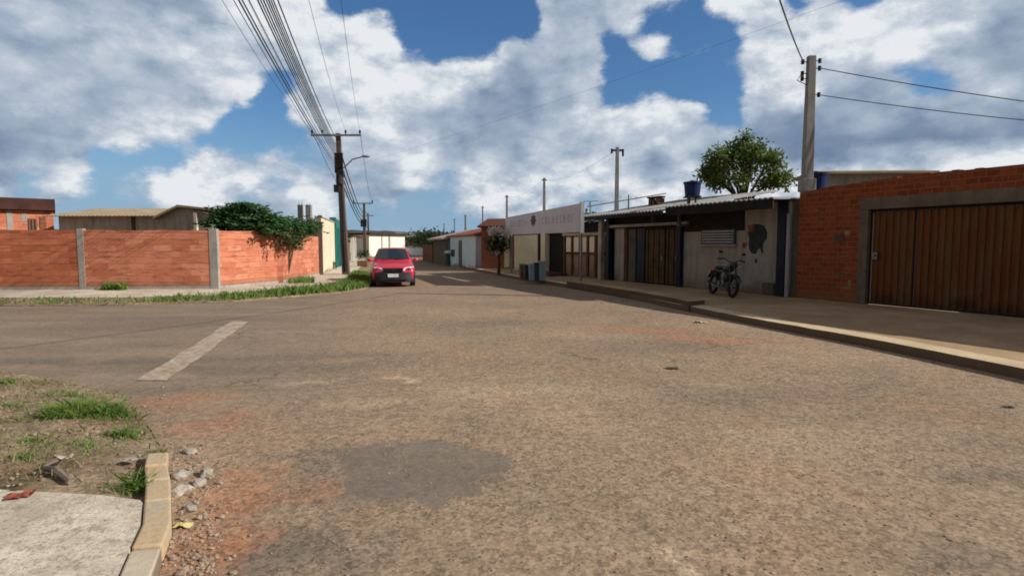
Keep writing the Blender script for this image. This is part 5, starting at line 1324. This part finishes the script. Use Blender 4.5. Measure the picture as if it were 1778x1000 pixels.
# far right poles
gP = 'far utility poles along the right side'
far = [(1072, 256, 32.5, 'tallest looking dark pole with insulators above the brown doors', .14), (945, 309, 47, 'pale pole above the middle of the billboard', .15), (880, 339, 63, 'pale pole at the left end of the billboard', .16), (838, 358, 80, 'dark slim pole above the brown brick house', .14), (808, 373, 100, 'dark pole above the bluish white house', .22), (789, 380, 122, 'faint pole left of the bluish white house', .16), (771, 388, 140, 'faintest farthest pole above the olive trees', .16)]
prev = None
for i, (px, py, Y, lb, w_) in enumerate(far):
    q = P(px, py, Y); t = pole_square(q.x, Y, q.z, w_, lb, M['pole'], group=gP)
    mb = MB(); mb.box(-.36 if i == 0 else -.2, .36 if i == 0 else .2, -.06, .06, q.z - .22, q.z - .12)
    if i == 0: mb.box(-.36, -.26, -.05, .05, q.z - .34, q.z - .08); mb.box(.26, .36, -.05, .05, q.z - .5, q.z - .1)
    mb.build('bracket', M['trim'], t)
    if prev is not None and i < 5: wire((prev.x - .2, prev.y, prev.z - .2), (q.x - .2, Y, q.z - .2), .5, .006, ['', 'first', 'second', 'third', 'fourth'][i] + ' far wire span counted from the tallest looking right pole', 'wires between the far right poles')
    prev = q

# ------------------------------------------------------------------ light and sky
SUN_AZ, SUN_EL = R(-11), R(29)    # azimuth measured from +x towards +y
sd = V((math.cos(SUN_AZ) * math.cos(SUN_EL), math.sin(SUN_AZ) * math.cos(SUN_EL), math.sin(SUN_EL)))
sl = bpy.data.lights.new('sun', 'SUN'); sl.energy = 5.0; sl.angle = R(.5); sl.color = (1.0, .955, .88)
so = bpy.data.objects.new('sun', sl); COL.objects.link(so); so.rotation_euler = sd.to_track_quat('Z', 'Y').to_euler(); so.location = (20, -10, 30)

w = bpy.data.worlds.new("World"); scene.world = w; w.use_nodes = True
t = NT(w); nt = w.node_tree
bg = nt.nodes['Background']; out = nt.nodes['World Output']
sky = t.n('ShaderNodeTexSky'); sky.sky_type = 'NISHITA'; sky.sun_disc = False
sky.sun_elevation = SUN_EL; sky.sun_rotation = R(90) - SUN_AZ; sky.air_density = 1.2; sky.dust_density = .6; sky.ozone_density = 2.5
t.l(t.mix(1.0, sky.outputs[0], (.50, .76, 1.05), 'MULTIPLY'), bg.inputs[0]); bg.inputs[1].default_value = .095
gen = t.n('ShaderNodeTexCoord').outputs['Generated']
dn = t.vmath('NORMALIZE', gen)
s3_ = t.n('ShaderNodeSeparateXYZ'); t.l(dn, s3_.inputs[0])
wz = t.vmath('MULTIPLY', dn, (1, 1, 1.7))
az = t.math('ARCTAN2', s3_.outputs[0], s3_.outputs[1]); el = t.math('ARCSINE', s3_.outputs[2])
uv = t.n('ShaderNodeCombineXYZ'); t.l(az, uv.inputs[0]); t.l(el, uv.inputs[1])
# weather map over azimuth (31 columns) and elevation (11 rows), top row first.
# digits: cloud, 0 dark rain base to 9 sunlit white; a clear blue, b thin veil, c hazy blue
SKY = {   # column values per elevation step
 0: "5 5 5 4 4 4 5 8 8 8 a a a a a a 5 5 6 7 b 8 8 b 6 b 7 7 6 5 5",
 1: "5 6 5 6 6 6 6 8 8 8 8 7 a a a a 5 5 6 b a b 6 8 7 7 8 8 8 4 4",
 2: "5 5 5 6 6 6 6 7 7 7 8 9 b b b 5 5 5 b 7 b b 7 7 8 7 8 6 5 4 4",
 3: "5 5 5 5 5 5 6 7 6 7 8 8 8 8 9 4 4 5 a a a c 7 8 6 4 c c 5 4 3",
 4: "5 5 5 4 4 5 6 7 a 6 7 8 6 6 3 3 4 5 a b a a 7 8 4 4 5 c 5 6 4",
 5: "5 6 6 5 6 7 7 a a 7 7 8 5 4 3 3 5 7 8 8 7 a 4 3 4 4 5 5 4 4 4",
 6: "3 3 4 7 7 8 b b a c 7 7 6 5 5 4 6 5 6 7 5 4 3 2 3 3 2 2 2 3 3",
 7: "3 5 6 b b b 8 c 7 c 4 5 8 5 6 4 6 7 6 3 6 4 5 2 1 5 6 7 8 8 8",
 8: "5 c 7 b c 9 7 8 c 8 6 4 c c 8 7 7 8 6 5 7 7 7 8 8 8 8 8 8 8 8",
 9: "b 6 c b c 8 9 c 5 7 c c b c 8 5 7 c 7 8 7 7 7 8 8 7 7 7 7 7 7",
 10: "c 5 c b c 6 6 c c 5 c c c b c c 5 c 6 6 6 6 6 6 6 6 6 6 6 6 6"}
azc = t.math('MINIMUM', t.math('MAXIMUM', az, -.74), .74)
vv = t.math('DIVIDE', t.math('TANGENT', el), t.math('MAXIMUM', t.math('COSINE', az), .6))
den = t.math('SUBTRACT', cp, t.math('MULTIPLY', vv, sp))
cu = t.math('MULTIPLY_ADD', t.math('DIVIDE', t.math('TANGENT', azc), den), 1 / 1.8, 889 / 1800)
cw = t.math('DIVIDE', t.math('SUBTRACT', 500, t.math('MULTIPLY', 1000, t.math('DIVIDE', t.math('MULTIPLY_ADD', vv, cp, sp), den))), 40)
wa = t.n('ShaderNodeSeparateXYZ'); t.l(t.noise(wz, 9, 7, .62, col=True), wa.inputs[0])
cu = t.math('ADD', cu, t.math('MULTIPLY', t.math('SUBTRACT', wa.outputs[0], .5), .06))
cw = t.math('ADD', cw, t.math('MULTIPLY', t.math('SUBTRACT', wa.outputs[1], .5), 2.2))
cw = t.math('MINIMUM', cw, 10)
vec = None
for k in range(11):
    toks = SKY[k].split(); rp = t.n('ShaderNodeValToRGB'); cr = rp.color_ramp; cr.interpolation = 'EASE'
    while len(cr.elements) < len(toks): cr.elements.new(.5)
    for i_, tk in enumerate(toks):
        cvv, brr = {'a': (0, .6), 'b': (.24, .68), 'c': (.50, .52)}.get(tk, (1, int(tk) / 9 if tk.isdigit() else 0))
        cr.elements[i_].position = i_ / 30; cr.elements[i_].color = (cvv, brr, 0, 1)
    t.l(cu, rp.inputs[0])
    wgt = t.math('MAXIMUM', t.math('SUBTRACT', 1, t.math('ABSOLUTE', t.math('SUBTRACT', cw if k else t.math('MAXIMUM', cw, 0), k))), 0)
    sc_ = t.n('ShaderNodeVectorMath', operation='SCALE'); t.l(rp.outputs[0], sc_.inputs[0]); t.l(wgt, sc_.inputs['Scale'])
    vec = sc_.outputs[0] if vec is None else t.vmath('ADD', vec, sc_.outputs[0])
# outside the mapped part of the sky: broken grey and white cloud
gen_n = t.noise(wz, 2.6, 5, .6)
gx = t.n('ShaderNodeCombineXYZ'); t.l(t.mr(gen_n, .33, .50, 0, 1), gx.inputs[0]); gx.inputs[1].default_value = .42
away = t.math('MAXIMUM', t.mr(cw, -.3, -3.0, 0, 1, True), t.mr(t.math('ABSOLUTE', az), .74, 1.1, 0, 1, True))
mx = t.n('ShaderNodeMix', data_type='VECTOR'); t.l(away, mx.inputs[0]); t.l(vec, mx.inputs[4]); t.l(gx.outputs[0], mx.inputs[5])
mm = t.n('ShaderNodeSeparateXYZ'); t.l(mx.outputs[1], mm.inputs[0])
n1 = t.noise(wz, 8, 8, .62); n2 = t.noise(t.vmath('ADD', wz, (.012, -.006, .030)), 8, 8, .62)
nf = t.noise(wz, 26, 6, .62)
vo = t.n('ShaderNodeTexVoronoi'); t.l(t.vmath('MULTIPLY_ADD', t.noise(wz, 14, 3, .6, col=True), (.06, .06, .06), wz), vo.inputs['Vector']); vo.inputs['Scale'].default_value = 17
pfv = t.math('SUBTRACT', .5, vo.outputs['Distance'])
dens = t.math('ADD', mm.outputs[0], t.math('ADD', t.math('MULTIPLY', t.math('SUBTRACT', n1, .5), .85), t.math('ADD', t.math('MULTIPLY', t.math('SUBTRACT', nf, .5), .4), t.math('MULTIPLY', pfv, .25))))
dens = t.math('SUBTRACT', dens, t.mr(el, .8, 1.3, 0, .15, True))
fac = t.mr(dens, .38, .86, 0, 1, True)
calm = t.math('ADD', t.mr(mm.outputs[1], .35, .85, .30, 1.0, True), t.mr(el, .16, .04, 0, .5, True))
relief = t.math('MULTIPLY', t.math('MULTIPLY', t.math('SUBTRACT', n1, n2), 1.6), calm)
bright = t.math('ADD', t.math('ADD', t.math('MULTIPLY_ADD', mm.outputs[1], 1.12, -.02), relief), t.math('ADD', t.math('MULTIPLY', t.math('MULTIPLY', t.math('SUBTRACT', nf, .5), .34), calm), t.math('MULTIPLY', pfv, .26)))
bright = t.math('SUBTRACT', bright, t.mr(s3_.outputs[1], .05, -.5, 0, .25, True))
ramp = t.n('ShaderNodeValToRGB'); cr = ramp.color_ramp
cr.elements[0].position = 0; cr.elements[0].color = (.13, .19, .30, 1); cr.elements[1].position = 1; cr.elements[1].color = (.80, .83, .86, 1)
for p_, c_ in ((.30, (.20, .275, .395)), (.55, (.36, .44, .55)), (.78, (.55, .61, .69))):
    e_ = cr.elements.new(p_); e_.color = (*c_, 1)
t.l(bright, ramp.inputs[0])
hz = t.mix(t.mr(el, 0, .08, .3, 0, True), ramp.outputs[0], (.36, .50, .62))
hz = t.mix(t.math('MULTIPLY', away, .85), hz, (.30, .28, .255))
bgc = t.n('ShaderNodeBackground'); t.l(hz, bgc.inputs[0]); bgc.inputs[1].default_value = 1.0
hzb = t.n('ShaderNodeBackground'); hzb.inputs[0].default_value = (.27, .42, .60, 1)
mh = t.n('ShaderNodeMixShader'); t.l(t.mr(s3_.outputs[2], .0, .24, .9, 0, True), mh.inputs[0]); t.l(bg.outputs[0], mh.inputs[1]); t.l(hzb.outputs[0], mh.inputs[2])
ms = t.n('ShaderNodeMixShader'); t.l(fac, ms.inputs[0]); t.l(mh.outputs[0], ms.inputs[1]); t.l(bgc.outputs[0], ms.inputs[2])
t.l(ms.outputs[0], out.inputs[0])
w.cycles.sampling_method = 'MANUAL'; w.cycles.sample_map_resolution = 512

scene.view_settings.view_transform = 'Standard'; scene.view_settings.look = 'None'; scene.view_settings.exposure = 0
scene.cycles.max_bounces = 6
scene.cycles.pixel_filter_type = 'BLACKMAN_HARRIS'; scene.cycles.filter_width = 1.8
scene.cycles.use_denoising = True
